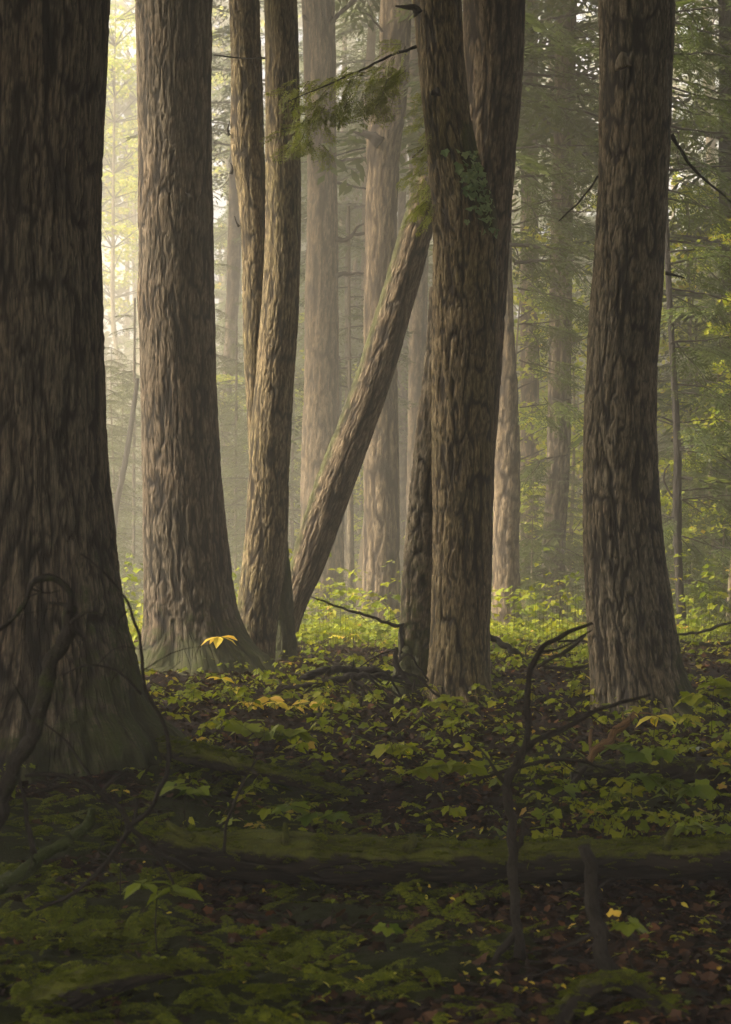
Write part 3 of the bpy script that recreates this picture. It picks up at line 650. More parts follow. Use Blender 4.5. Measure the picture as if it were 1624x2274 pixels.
# side branches of the half-lit tree and the slender ones, reaching between the double tree and the right trunk
def sprays(parent, C, items, d, seed, tpls=BOUGH, name='branch'):
    for k, (x0, y0, x1, y1, w) in enumerate(items):
        rg = np.random.default_rng(seed + k)
        mid = ((x0 + x1) / 2 + rg.uniform(-8, 8), (y0 + y1) / 2 + rg.uniform(-12, 6))
        wd = wood_part(name, [(x0, y0, w), (*mid, w * 0.7), (x1, y1, w * 0.3)], d, M_TWIG, parent, 6, seed + k, twigs=3)
        lv = Leaves(); n = 6; az0 = 0 if x1 > x0 else 180
        for q in range(n):
            t = 0.12 + 0.85 * q / n; p = P(x0 + (x1 - x0) * t, y0 + (y1 - y0) * t, d)
            p = p + np.array([0, rg.uniform(-0.9, 0.9), 0])
            lv.put(tpls[rg.integers(len(tpls))], p, math.radians(az0 + rg.uniform(-75, 75)), math.radians(rg.uniform(-38, -2)), rg.uniform(0.45, 0.95), rg, rg.uniform(-0.5, 0.5))
        lv.build('foliage', M_NEEDLE2, wd, parent.location)
sprays(t10, C10, [(1130, 60, 1345, 20, 9), (1130, 118, 1330, 80, 6), (1125, 160, 1345, 176, 9), (1125, 330, 1345, 325, 6), (1125, 230, 1340, 205, 5), (1130, 395, 1300, 380, 7),
                  (1135, 470, 1290, 440, 5), (1138, 545, 1340, 560, 6), (1140, 585, 1275, 578, 9), (1138, 500, 1340, 470, 5)], 29.0, 300)
sprays(t10, C10, [(1150, 640, 1290, 670, 5), (1152, 720, 1285, 700, 4), (1153, 800, 1280, 840, 4), (1154, 905, 1270, 885, 4)], 28.0, 320)
sprays(t12, C12, [(1262, 1010, 1150, 1040, 4), (1255, 1175, 1160, 1200, 4), (1215, 1215, 1290, 1235, 4), (1210, 1265, 1165, 1290, 3)], 32.0, 326)
sprays(t14, C14, [(1512, 1000, 1640, 1030, 4), (1513, 1110, 1640, 1100, 4), (1514, 1190, 1630, 1230, 4), (1497, 1150, 1470, 1170, 3), (1516, 1290, 1600, 1310, 3)], 26.5, 350)
sprays(t14, C14, [(1470, 40, 1640, 90, 6), (1472, 120, 1660, 130, 7), (1474, 190, 1650, 230, 6), (1476, 280, 1660, 300, 6), (1478, 380, 1660, 370, 6), (1478, 440, 1650, 480, 5), (1482, 560, 1660, 560, 5), (1486, 640, 1660, 680, 5), (1488, 760, 1650, 740, 5),
                  (1492, 850, 1650, 860, 5), (1480, 30, 1640, 10, 5), (1498, 940, 1640, 930, 4)], 25.5, 330)

# ------------------------------------------------------------------ background trees
def proto_tree(kind, seed):
    rg = np.random.default_rng(seed)
    r0 = root({'tall': 'hemlock_tree', 'young': 'young_hemlock_tree', 'maple': 'maple_sapling', 'high': 'maple_tree'}[kind], (0, 0, 0), '', 'tree')
    H = {'tall': 21, 'young': 9, 'maple': 7.5, 'high': 24}[kind]; R = {'tall': 0.26, 'young': 0.075, 'maple': 0.045, 'high': 0.16}[kind]
    zz = np.linspace(-0.3, H, 26); wob = np.stack([(vn(zz * 0.25, 0 * zz, seed + q) - 0.5) * 0.5 for q in (1, 2)], -1); wob -= wob[0]
    C = np.stack([wob[:, 0], wob[:, 1], zz], -1); r = R * (1 - 0.9 * np.clip(zz, 0, None) / H) + R * 0.35 * np.exp(-np.clip(zz, 0, 9) / 0.35)
    V, F, cp, uv = tube(C, r, 14, 0.05, seed)
    mk('trunk', V, [F, cp], [M_BARKR if kind == 'tall' else M_BARKG], r0, uv, {'furrow': np.full(len(V), 0.85), 'moss': np.full(len(V), 0.15)})
    lv = Leaves()
    if kind == 'maple':
        for k in range(34):
            z = rg.uniform(1.0, H); a = rg.uniform(-math.pi, math.pi); L = rg.uniform(0.3, 1.9) * (1 - 0.45 * z / H)
            o = clod(C, z); e = o + np.array([math.cos(a) * L, math.sin(a) * L, 0.25 * L])
            Q, rr = leaf_cloud(rg, e, rg.uniform(0.35, 0.75), 75, 0.12, 0.28); lv.raw(Q, rr)
            tv, tf, tcp, tuv = tube(np.array([o, (o + e) / 2 + np.array([0, 0, 0.08]), e]), np.array([0.014, 0.01, 0.004]), 4)
            lv.WV.append(tv); lv.WF.append(tf + lv.wn); lv.wn += len(tv)
        lv.build('crown', M_MAPLE, r0)
    elif kind == 'high':
        for k in range(60):
            z = rg.uniform(12.5, H); a = rg.uniform(-math.pi, math.pi); L = rg.uniform(0.5, 3.4)
            o = clod(C, z - 0.8); e = np.array([C[-1, 0] + math.cos(a) * L, C[-1, 1] + math.sin(a) * L, z])
            Q, rr = leaf_cloud(rg, e, rg.uniform(0.5, 1.0), 80, 0.17, 0.3); lv.raw(Q, rr)
            tv, tf, tcp, tuv = tube(np.array([o, (o + e) / 2 + np.array([0, 0, 0.1]), e]), np.array([0.03, 0.02, 0.006]), 4)
            lv.WV.append(tv); lv.WF.append(tf + lv.wn); lv.wn += len(tv)
        lv.build('crown', M_MAPLE, r0)
    else:
        n = 95 if kind == 'tall' else 75; z0 = 4.5 if kind == 'tall' else 0.9
        for k in range(n):
            t = (k + rg.random()) / n; z = z0 + (H - z0) * t
            L = (3.6 if kind == 'tall' else 2.1) * (1 - 0.75 * t) + 0.3
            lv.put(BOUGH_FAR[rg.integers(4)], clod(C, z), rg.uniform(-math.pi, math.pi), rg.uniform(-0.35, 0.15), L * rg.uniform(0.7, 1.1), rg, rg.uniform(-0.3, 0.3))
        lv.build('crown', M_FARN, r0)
    return r0
PROTO = {k: [proto_tree(k, 400 + 10 * i + len(k)) for i in range(3 if k != 'young' else 3)] for k in ('tall', 'young', 'maple', 'high')}
used = set()
def place(kind, i, px, d, s, rot, label, group):
    p = PROTO[kind][i % 3]
    o = p if p.name not in used else copy_tree(p)
    used.add(p.name)
    x = (px - 812) / FD * d
    o.location = (x, d, float(ground(x, d)) - 0.05); o.scale = (s, s, s); o.rotation_euler = (0, 0, rot)
    tag(o, label, 'sapling' if kind == 'maple' else 'tree', group)
rg = np.random.default_rng(9)
LAB = {('tall', 0): ('tall hazy conifer far back in the mist on the left side', 'tall conifers in the left mist'),
       ('tall', 1): ('tall distant conifer far behind the right-hand trunks', 'tall conifers far back on the right'),
       ('young', 0): ('young bushy conifer fading in the mist on the left', 'young conifers in the left mist'),
       ('young', 1): ('young bushy green conifer far back on the right', 'young conifers far back on the right'),
       ('maple', 0): ('pale yellow-green leafy sapling in the mist on the left', 'leafy saplings in the left mist'),
       ('maple', 1): ('bright yellow-green leafy sapling far back on the right', 'leafy saplings far back on the right')}
n = 0
for k in range(54):         # left and centre, deep in the haze
    kind = ['tall', 'young', 'maple', 'tall', 'young'][k % 5]
    d = rg.uniform(58, 112); px = rg.uniform(120, 950)
    place(kind, n, px, d, rg.uniform(0.8, 1.25), rg.uniform(0, 6.28), *LAB[(kind, 0)]); n += 1
for k in range(62):         # right, nearer and greener
    kind = ['young', 'maple', 'tall', 'young', 'maple'][k % 5]
    d = rg.uniform(44, 105) if kind != 'tall' else rg.uniform(60, 105); px = rg.uniform(1090, 1750)
    place(kind, n, px, d, rg.uniform(0.8, 1.3), rg.uniform(0, 6.28), *LAB[(kind, 1)]); n += 1

for px, d, s_ in ((255, 96, 1.25), (225, 104, 1.3), (310, 108, 1.4), (500, 100, 1.3)):
    place('high', n, px, d, s_, n * 1.3, 'tall pale yellow maple crown glowing in the mist left of the forked tree', 'tall misty maples'); n += 1
for px, d, s_ in ((1175, 36, 1.05), (1262, 39, 1.1), (1545, 36, 1.1), (1618, 29, 0.85), (1590, 44, 1.3), (1480, 50, 1.5), (1128, 56, 1.4), (1580, 55, 1.6), (740, 58, 1.0), (640, 60, 0.9)):
    place('maple', n, px, d, s_, n * 1.7, 'bright yellow-green leafy maple sapling behind the middle and right trunks', 'leafy saplings behind the trunks'); n += 1
for k in range(12):
    place('young', n, [235, 262, 285, 300, 486, 500, 535, 560, 650, 780, 770, 250][k], 48 + (k * 7) % 24, 0.75 + 0.08 * (k % 5), k * 1.1, 'dim bushy conifer in the lower mist between the left trunks', 'dim bushy conifers in the lower mist'); n += 1
for px, d, s_ in ((1600, 31, .62), (1668, 33, .85), (1545, 39, .7), (1185, 31, .30), (1232, 33, .34), (1275, 36, .4), (1560, 33, .4), (1610, 30, .35), (1490, 38, .45), (740, 40, .22), (1120, 36, .22), (700, 34, .13), (820, 30, .10), (1200, 27, .10), (1150, 25, .08), (1590, 25, .13), (880, 48, .35), (530, 44, .3), (275, 40, .25), (1140, 30, .12), (1290, 29, .14), (1470, 33, .2), (1640, 27, .15), (670, 30, .09), (760, 34, .14), (1255, 37, .2), (300, 33, .1)):
    place('young', n, px, d, s_, n * 1.9, 'small hemlock sapling among the bright ground cover behind the large trunks', 'small hemlock saplings in the ground cover'); n += 1
def woods():
    rg = np.random.default_rng(77); lv = Leaves()
    for k in range(5200):
        a = rg.uniform(-0.36, 0.36); d = rg.uniform(112, 150); x = math.tan(a) * d
        top = 46; z = rg.uniform(0, top) ** 1.0 if rg.random() < .75 else rg.uniform(0, 14)
        if fbm(np.array([x * 0.2]), np.array([z * 0.22]), 7, 3)[0] < (0.38 + 0.12 * (z > 20) if x < 4 else 0.57) + 0.04 * (z > 25) and z > 9: continue
        Q, r = leaf_cloud(rg, np.array([x, d, z]), rg.uniform(1.2, 3.0), 60, 0.75, 0.4); lv.raw(Q, r)
    for k in range(90):
        a = rg.uniform(-0.33, 0.33); d = rg.uniform(108, 135); x = math.tan(a) * d; zz = np.linspace(-2, rg.uniform(24, 38), 8)
        V, F, cp, uv = tube(np.stack([x + 0 * zz + rg.normal() * 0.02 * zz, d + 0 * zz, zz], -1), np.linspace(rg.uniform(0.2, 0.4), 0.08, 8), 7)
        lv.WV.append(V); lv.WF.append(F + lv.wn); lv.wn += len(V)
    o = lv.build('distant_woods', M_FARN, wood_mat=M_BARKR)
    tag(o, 'dense far-off wood fading into the mist behind all the trees', 'woods', kind='stuff')
woods()
def shade_leaves():
    rg = np.random.default_rng(78); lv = Leaves()
    for k in range(3100):  # unseen overhead leaves, placed and sized to darken the foreground
        x = rg.uniform(-26, 26); y = rg.uniform(-7.5, 14.0 if rg.random() < 0.93 else 17)
        if math.hypot(x, y - 8) > 30: continue
        z = rg.uniform(10.5, 18)
        Q, r = leaf_cloud(rg, np.array([x, y, z]), rg.uniform(1.0, 1.9), 36, 0.55, 0.35); lv.raw(Q, r)
    for k in range(1500):     # leaf slab added out of view, keeping sky light off the right half
        y = rg.uniform(24, 62); x = rg.uniform(2.5, 22); z = 3.2 + 0.32 * y + rg.uniform(0, 6)
        Q, r = leaf_cloud(rg, np.array([x, y, z]), rg.uniform(1.0, 2.0), 34, 0.55, 0.35); lv.raw(Q, r)
    for k in range(1700):     # leaf slab added beyond the left edge of the view to shade its right side
        y = rg.uniform(26, 68); x = rg.uniform(-22, -10) - max(0, y - 50) * 0.1; z = 18.0 + max(0, y - 50) * 0.35 + rg.uniform(0, 6)
        Q, r = leaf_cloud(rg, np.array([x, y, z]), rg.uniform(1.0, 2.0), 34, 0.55, 0.35); lv.raw(Q, r)
    for k in range(1150):     # leaf walls added out of view beside the camera to block low side light
        a = rg.choice((-1, 1)) * rg.uniform(0.55, 2.1); R = rg.uniform(20, 32); x = math.sin(a) * R; y = math.cos(a) * R - 2
        if y > 16 : continue
        Q, r = leaf_cloud(rg, np.array([x, y, rg.uniform(0.5, 12)]), rg.uniform(1.2, 2.2), 34, 0.6, 0.5); lv.raw(Q, r)
    o = lv.build('added_shade_leaves', M_NEEDLE)
    tag(o, 'unseen leaf masses added overhead and at the sides to shade the wood', 'shade_leaves', kind='stuff')
shade_leaves()

# ------------------------------------------------------------------ ground cover
def maple_leaf():
    pts = []
    lob = [(-150, .40), (-125, .62), (-100, .52), (-75, .74), (-58, .80), (-45, .60), (-28, .72), (-12, .88), (0, 1.0), (12, .88), (28, .72), (45, .60), (58, .80), (75, .74), (100, .52), (125, .62), (150, .40)]
    for a, r in lob:
        a = math.radians(a); pts.append((r * math.cos(a) + 0.28, r * math.sin(a), 0))
    return np.array([(0.0, 0, 0)] + pts)           # base first
ML = maple_leaf() / 1.28
ML[:, 2] = 0.10 * np.abs(ML[:, 1]) - 0.18 * ML[:, 0] ** 2
MLF = np.array([[0, i, i + 1] for i in range(1, len(ML) - 1)])
OV = np.array([(0, 0, 0), (0.28, 0.24, 0.05), (0.62, 0.22, 0.03), (1.0, 0, -0.16), (0.62, -0.22, 0.03), (0.28, -0.24, 0.05), (0.3, 0, 0), (0.64, 0, -0.03)])
OVF = np.array([[0, 6, 1], [1, 6, 2], [6, 7, 2], [7, 3, 2], [0, 5, 6], [5, 4, 6], [6, 4, 7], [7, 4, 3]])

class LeafBag:
    def __init__(s): s.V = []; s.F = []; s.r = []; s.n = 0; s.SV = []; s.SF = []; s.sn = 0
    def leaves(s, tpl, tf, pos, az, el, roll, size, rnd):
        """vectorised: arrays of n"""
        n = len(pos); ca, sa, ce, se, cr, sr = np.cos(az), np.sin(az), np.cos(el), np.sin(el), np.cos(roll), np.sin(roll)
        X = np.stack([ca * ce, sa * ce, se], -1); Y0 = np.stack([-sa, ca, 0 * ca], -1); Z0 = np.cross(X, Y0)
        Y = Y0 * cr[:, None] + Z0 * sr[:, None]; Z = -Y0 * sr[:, None] + Z0 * cr[:, None]
        V = pos[:, None] + size[:, None, None] * (tpl[None, :, 0:1] * X[:, None] + tpl[None, :, 1:2] * Y[:, None] + tpl[None, :, 2:3] * Z[:, None])
        k = len(tpl)
        s.V.append(V.reshape(-1, 3)); s.F.append((tf[None] + (np.arange(n) * k)[:, None, None]).reshape(-1, 3) + s.n); s.r.append(np.repeat(rnd, k)); s.n += n * k
    def stem(s, pts, r0, r1, seg=4):
        V, F, cp, uv = tube(np.asarray(pts), np.linspace(r0, r1, len(pts)), seg); s.SV.append(V); s.SF.append(F + s.sn); s.sn += len(V)
    def build(s, name, mat, parent=None, off=None, stem_mat=None, only=None):
        V = np.concatenate(s.V); r = np.concatenate(s.r); gs = [np.concatenate(s.F)]; ms = [mat]
        if s.SV and only is None:
            gs.append(np.concatenate(s.SF) + len(V)); ms.append(stem_mat or M_TWIG); W = np.concatenate(s.SV); V = np.concatenate([V, W]); r = np.concatenate([r, np.full(len(W), .5)])
        if off is not None: V = V - np.asarray(off)
        return mk(name, V, gs, ms, parent, V[:, :2].copy(), {'rnd': r, 'furrow': np.full(len(V), .8), 'moss': np.zeros(len(V))}, smooth=False)
    def build_stem(s, name, parent, off, mat=None):
        V = np.concatenate(s.SV) - np.asarray(off)
        return mk(name, V, [np.concatenate(s.SF)], [mat or M_TWIG], parent, V[:, :2].copy(), {'furrow': np.full(len(V), .8), 'moss': np.zeros(len(V))})

def cover():
    rg = np.random.default_rng(5); lb = LeafBag()
    # seedlings across the middle distance
    N = 30000
    d = 10.8 + (46 - 10.8) * rg.random(N) ** 1.35; px = rg.uniform(-120, 1760, N); x = (px - 812) / FD * d; y = d
    clump = fbm(x * 1.3 + 3, y * 0.8, 91, 2)
    dens = np.interp(d, [10.8, 13, 15, 18, 22, 30, 46], [0.05, 0.09, 0.20, 0.27, 0.45, 0.8, 1.0]) * sstep(0.34, 0.60, clump + np.interp(d, [10, 20, 30], [0, 0.06, 0.3]))
    dens = np.where((x > 1.0) & (d < 14), dens * 1.8 + 0.10, dens)
    keep = rg.random(N) < dens; x, y, d = x[keep], y[keep], d[keep]; z = ground(x, y)
    # keep clear of trunk feet
    for i in range(len(x)):
        h = rg.uniform(0.05, 0.20) * (1.0 if d[i] < 22 else (1.5 if rg.random() < 0.72 else rg.uniform(2.5, 6.5))); lx, ly = rg.normal(0, 0.03, 2)
        top = np.array([x[i] + lx, y[i] + ly, z[i] + h])
        if d[i] < 24: lb.stem([[x[i], y[i], z[i] - 0.02], [x[i] + lx * .4, y[i] + ly * .4, z[i] + h * .6], top], 0.0022, 0.0014, 3)
        m = rg.integers(2, 6); a0 = rg.uniform(0, 6.28); base = rg.uniform(0.1, 0.8) if rg.random() < 0.95 else rg.uniform(0.88, 1.0)
        az = a0 + np.arange(m) * 6.28 / m + rg.normal(0, .3, m)
        pos = top[None] + np.stack([np.cos(az), np.sin(az), 0 * az], -1) * 0.025 + np.stack([0 * az, 0 * az, -rg.random(m) * 0.03], -1)
        sp = (OV, OVF, .95) if rg.random() < 0.5 else (ML, MLF, 1.0)
        lb.leaves(sp[0], sp[1], pos, az, rg.uniform(-0.7, 0.2, m), rg.normal(0, .45, m), sp[2] * rg.uniform(0.03, 0.078, m) * (1.0 if d[i] < 24 else 1.35), np.clip(base + rg.normal(0, .08, m), 0, 1))
    o = lb.build('ground_cover', M_SEED)
    tag(o, 'low green and yellowing maple seedlings carpeting the forest floor', 'ground cover', kind='stuff')
    # litter
    lb = LeafBag(); N = 60000
    d = 4.8 + (34 - 4.8) * rg.random(N) ** 1.25; px = rg.uniform(-150, 1780, N); x = (px - 812) / FD * d; y = d
    z = ground(x, y) + rg.uniform(0.0, 0.035, N)
    r = rg.random(N) ** 1.2; r = np.where(rg.random(N) < 0.955, r * 0.9, r)
    half = rg.random(N) < 0.6; el = rg.normal(0, .35, N); roll = rg.normal(0, .5, N); az = rg.uniform(0, 6.28, N); size = rg.uniform(0.025, 0.07, N)
    pos = np.stack([x, y, z], -1)
    for tpl, tf, m in ((OV, OVF, half), (ML, MLF, ~half)):
        lb.leaves(tpl, tf, pos[m], az[m], el[m], roll[m], size[m], r[m])
    tag(lb.build('leaf_litter', M_LIT), 'fallen brown and yellow leaves strewn over the forest floor', 'leaf litter', kind='stuff')
    lb = LeafBag(); N = 620
    d = rg.uniform(5.5, 19, N); px = np.where(rg.random(N) < 0.5, rg.normal(1250, 260, N), rg.uniform(300, 1650, N)); x = (px - 812) / FD * d; y = d
    k = fbm(x * 1.7, y * 1.7, 33, 2) > 0.44; x, y = x[k], y[k]; n_ = len(x)
    lb.leaves(OV, OVF, np.stack([x, y, ground(x, y) + rg.uniform(0.03, 0.08, n_)], -1), rg.uniform(0, 6.28, n_), rg.normal(0.1, .4, n_), rg.normal(0, .5, n_), rg.uniform(0.02, 0.045, n_), rg.random(n_))
    tag(lb.build('fallen_yellow_leaves', M_YEL), 'small bright yellow leaves dotting the dark forest floor', 'fallen leaves', kind='stuff')
    # tiny green ground plants near
    lb = LeafBag(); N = 9000
    d = 6.0 + 13 * rg.random(N); px = rg.uniform(-120, 1760, N); x = (px - 812) / FD * d; y = d
    k = rg.random(N) < 0.20 * sstep(0.42, 0.62, fbm(x * 2.5, y * 2.5, 15, 2)) + 0.03; x, y = x[k], y[k]; n = len(x); z = ground(x, y) + rg.uniform(0.02, 0.07, n)
    for q in range(3):
        az = rg.uniform(0, 6.28, n); pos = np.stack([x, y, z], -1)
        lb.leaves(OV, OVF, pos, az, rg.uniform(-.4, .4, n), rg.normal(0, .3, n), rg.uniform(0.022, 0.045, n), rg.random(n) * 0.93)
    tag(lb.build('small_weeds', M_SEED), 'tiny green sprouts dotted over the dark forest floor', 'weeds', kind='stuff')
    # moss fronds in the foreground
    lv = Leaves(); N = 6500
    d = 5.0 + 8.0 * rg.random(N); px = rg.uniform(-150, 1780, N); x = (px - 812) / FD * d; y = d; mm = moss_mask(x, y)
    for i in range(N):
        if rg.random() > 0.6 * mm[i] * sstep(0.35, 0.6, fbm(np.array(x[i] * 3.1), np.array(y[i] * 2.2), 88, 2)): continue
        lv.put(FROND[rg.integers(3)], np.array([x[i], y[i], float(ground(x[i], y[i])) + 0.03]), rg.uniform(0, 6.28), rg.uniform(0.1, 0.6), rg.uniform(0.08, 0.26), rg, rg.normal(0, .4), wood=False)
    tag(lv.build('feather_moss', M_MOSS), 'feathery dark green moss covering the foreground floor', 'moss', kind='stuff')
    # twigs on the floor
    b = Bag()
    for i in range(520):
        dd = 5 + 20 * rg.random() ** 1.1; xx = (rg.uniform(-100, 1720) - 812) / FD * dd; a = rg.uniform(0, 6.28); L = rg.uniform(0.08, 0.55); dx, dy = math.cos(a) * L / 2, math.sin(a) * L / 2
        pts = [[xx - dx, dd - dy, float(ground(xx - dx, dd - dy)) + 0.02, 0.004], [xx + rg.normal(0, .03), dd, float(ground(xx, dd)) + 0.035, 0.0035], [xx + dx, dd + dy, float(ground(xx + dx, dd + dy)) + 0.025, 0.0015]]
        V, F, C, uv = stick_mesh(pts, 5, .1, i, 7); b.add(V, [F, C], uv)
    tag(b.build('twig_litter', M_TWIG, None, wood_attrs()), 'thin dead twigs scattered over the forest floor', 'twigs', kind='stuff')
cover()

# ------------------------------------------------------------------ leafy patch on the double tree
def lichen_patch():
    rg = np.random.default_rng(3); lb = LeafBag(); n = 240
    py = rg.normal(425, 52, n); px = 1018 + (py - 340) * 0.42 + rg.normal(18, 20, n)
    cx = np.interp(py, [300, 400, 460, 520], [1000, 1016, 1028, 1033]); rd = np.interp(py, [300, 400, 460, 520], [55, 62, 68, 71])
    k = (np.abs(px - cx) < rd * 0.96) & (py > 330) & (py < 520); px, py, cx, rd = px[k], py[k], cx[k], rd[k]; n = len(px)
    dep = 17.0 - np.sqrt(np.maximum(rd ** 2 - (px - cx) ** 2, 0)) / FD * 17 - 0.012
    pos = np.stack([(px - 812) / FD * dep, dep, EYE - (py - HOR) / FD * dep], -1)
    nx = (px - cx) / rd; az = rg.uniform(-2.2, -0.9, n) + nx * 0.6
    lb.leaves(ML, MLF, pos, az, rg.uniform(-1.3, -0.4, n), rg.normal(0, .4, n), rg.uniform(0.035, 0.085, n), rg.random(n))
    o = lb.build('leafy_lichen', M_LICH, t8, t8.location)
lichen_patch()

# ------------------------------------------------------------------ logs, sticks, branches
def log_thing(name, rows, d, mat, label, cat='log', seg=40, seed=0, moss_top=0.6, ext=None):
    pts = px_pts(rows, d); r0 = root(name, pts[0, :3], label, cat)
    A = catmull(pts, 260); T, N, B = frames(A[:, :3])
    th = np.linspace(0, 2 * np.pi, seg + 1); s = np.concatenate([[0], np.cumsum(np.linalg.norm(np.diff(A[:, :3], axis=0), axis=1))])
    U, S = np.meshgrid(th / (2 * np.pi), s); Nu = 9
    f = bark_field(U * Nu, S, Nu, 0.35, seed)
    rr = A[:, 3][:, None] * (1 + (vn(U * 5, S * 2.2, seed, 5) - 0.5) * 0.30 + (vn(U * 9, S * 6, seed + 7, 9) - 0.5) * 0.22 + (vn(U * 20, S * 22, seed + 1, 20) - 0.5) * 0.12) + 0.006 * f
    V = A[:, None, :3] + rr[..., None] * (np.cos(th)[None, :, None] * N[:, None] + np.sin(th)[None, :, None] * B[:, None])
    nz = (V - A[:, None, :3])[..., 2] / rr + (vn(U * 12, S * 8, seed + 3) - 0.5) * 0.5; mo = (moss_top + 0.05) * sstep(-0.5, 0.85, nz)
    n1 = seg + 1; i = np.arange(len(A) - 1)[:, None]; j = np.arange(seg)[None]
    F = np.stack([i*n1+j, i*n1+j+1, (i+1)*n1+j+1, (i+1)*n1+j], -1).reshape(-1, 4)
    cap = np.array([np.arange(seg)[::-1], (len(A)-1)*n1 + np.arange(seg)])
    off = np.array(r0.location)
    o = mk('trunk', V.reshape(-1, 3) - off, [F, cap], [mat], r0, np.stack([U * 2 * np.pi * A[:, 3].mean(), S], -1).reshape(-1, 2), {'furrow': (0.4 + 0.6 * f).ravel(), 'moss': mo.ravel()})
    # moss tufts along the top
    rg = np.random.default_rng(seed); lv = Leaves()
    for q in range(int(s[-1] * 700 * moss_top)):
        k = rg.integers(len(A)); a = rg.normal(0.35, 0.8); p = A[k, :3] + A[k, 3] * 1.02 * (np.array([0, 0, 1]) * math.cos(a) + np.array([0, -1, 0]) * math.sin(a))
        lv.put(FROND[rg.integers(3)], p, rg.uniform(0, 6.28), rg.uniform(0.0, 0.5), rg.uniform(0.03, 0.08), rg, rg.normal(0, .5), wood=False)
    lv.build('moss', M_MOSS, r0, off)
    return r0
biglog = log_thing('fallen_log', [(352, 1868, 44), (420, 1885, 82), (520, 1902, 98), (700, 1910, 100), (900, 1915, 96), (1150, 1914, 92), (1400, 1908, 86), (1640, 1905, 88), (1900, 1905, 90)], 9.5, M_LOGM,
          'long moss-covered log lying across the foreground', 'log', seed=5)
for q, rw in enumerate([[(640, 1880, 24), (632, 1848, 16), (636, 1828, 9)], [(905, 1900, 26), (915, 1862, 18), (912, 1850, 12)], [(1480, 1890, 20), (1492, 1850, 12), (1500, 1830, 6)], [(420, 1875, 26), (390, 1850, 20), (372, 1822, 9)]]):
    wood_part('branch_stub', rw, 9.42, M_LOGM, biglog, 9, 300 + q, 0.5)
log_thing('fallen_log', [(1270, 1735, 50), (1330, 1728, 66), (1450, 1724, 72), (1600, 1722, 76), (1760, 1720, 76)], 12.6, M_LOGM, 'dark shaded log behind seedlings at the foot of the massive right trunk', 'log', seed=6, moss_top=0.35)
log_thing('mossy_root', [(310, 1650, 60, 12.9), (400, 1674, 56, 12.5), (470, 1684, 52, 12.2), (540, 1702, 38, 12.0), (620, 1722, 30, 11.9), (700, 1744, 24, 11.8), (770, 1768, 12, 11.7)], 12.0, M_LOGM, 'bright mossy root running right from the nearest trunk', 'root', seed=7, moss_top=0.9)
log_thing('mossy_hump', [(1230, 2300, 60), (1275, 2225, 46), (1330, 2185, 44), (1390, 2186, 42), (1450, 2225, 44), (1520, 2290, 50)], 6.6, M_LOGM, 'arched mossy root hump under the upright foreground stick', 'root', seed=9, moss_top=0.5)
log_thing('mossy_log', [(60, 2250, 90), (200, 2190, 70), (330, 2160, 46), (450, 2150, 20)], 6.6, M_LOGM, 'short mossy log in the bottom left corner', 'log', seed=10, moss_top=0.8)

def stick(name, label, cat, mains, d, mat=M_TWIG, seed=0, moss=0.1, seg=9, part='branch', group=None):
    pts = px_pts(mains[0], d); r0 = root(name, pts[0, :3], label, cat, group)
    for k, m in enumerate(mains):
        wood_part('stem' if k == 0 else part, m, d, mat, r0, seg if k == 0 else max(5, seg - 2), seed + k * 3, moss, step=0.02, twigs=(3 if k < 2 and len(m) > 3 else 0))
    return r0
# big out-of-focus dead branch at the left
stick('dead_branch', 'thick blurred dead branch rising at the left edge with an arched lichen-covered top', 'branch',
      [[(-40, 1880, 40), (10, 1760, 40), (60, 1640, 36), (95, 1540, 34), (130, 1450, 32), (150, 1390, 34), (165, 1345, 22)],
       [(160, 1360, 16), (150, 1310, 16), (110, 1285, 18), (78, 1290, 14), (55, 1340, 10), (20, 1385, 9), (-30, 1420, 8)], [(165, 1345, 12), (140, 1342, 9), (110, 1338, 5)]], 6.6, seed=80, moss=0.35)
stick('dead_branch', 'curved thin branch hanging beside the nearest trunk and bending down to the root tangle', 'branch',
      [[(288, 1835, 9), (330, 1795, 10), (362, 1740, 11), (374, 1680, 11), (362, 1600, 9), (320, 1520, 8), (316, 1450, 8), (300, 1380, 7), (278, 1330, 6), (230, 1270, 5), (180, 1230, 4)],
       [(316, 1540, 6), (250, 1485, 5), (190, 1478, 4), (140, 1500, 3)]], 7.2, seed=84, moss=0.12)
stick('dead_branch', 'forked bare branch spreading over the mossy floor at lower left', 'branch',
      [[(292, 1838, 14), (265, 1795, 12), (225, 1765, 11), (180, 1735, 10), (120, 1718, 10), (55, 1722, 7)], [(228, 1770, 9), (215, 1745, 7), (185, 1700, 6), (150, 1650, 5), (90, 1600, 3)],
       [(222, 1765, 9), (245, 1735, 8), (285, 1710, 5)], [(288, 1838, 12), (262, 1880, 11), (225, 1930, 10), (160, 1985, 9), (80, 2022, 7)], [(292, 1838, 12), (335, 1885, 11), (370, 1930, 8), (388, 1965, 6)],
       [(335, 1880, 9), (380, 1905, 8), (430, 1935, 6)], [(215, 1765, 9), (170, 1745, 8), (110, 1750, 6), (60, 1760, 4)], [(290, 1840, 10), (300, 1800, 8), (305, 1770, 5)]], 7.4, seed=88, moss=0.2)
stick('dead_stick', 'bare dark stick standing at far lower left', 'stick', [[(76, 1900, 14), (66, 1830, 12), (52, 1770, 9), (40, 1720, 7)]], 7.0, seed=96)
stick('broken_branch', 'short pale lichen-crusted broken branch lying at lower left', 'branch', [[(-20, 1975, 34), (60, 1930, 30), (105, 1895, 28), (162, 1860, 26)], [(165, 1858, 26), (190, 1830, 24), (205, 1800, 16)]], 8.0, seed=97, moss=0.75)
stick('twig', 'thin upright twig standing before the left end of the long log', 'twig', [[(499, 1895, 9), (500, 1850, 8), (518, 1790, 7), (545, 1730, 5), (572, 1685, 3)]], 8.2, seed=99)
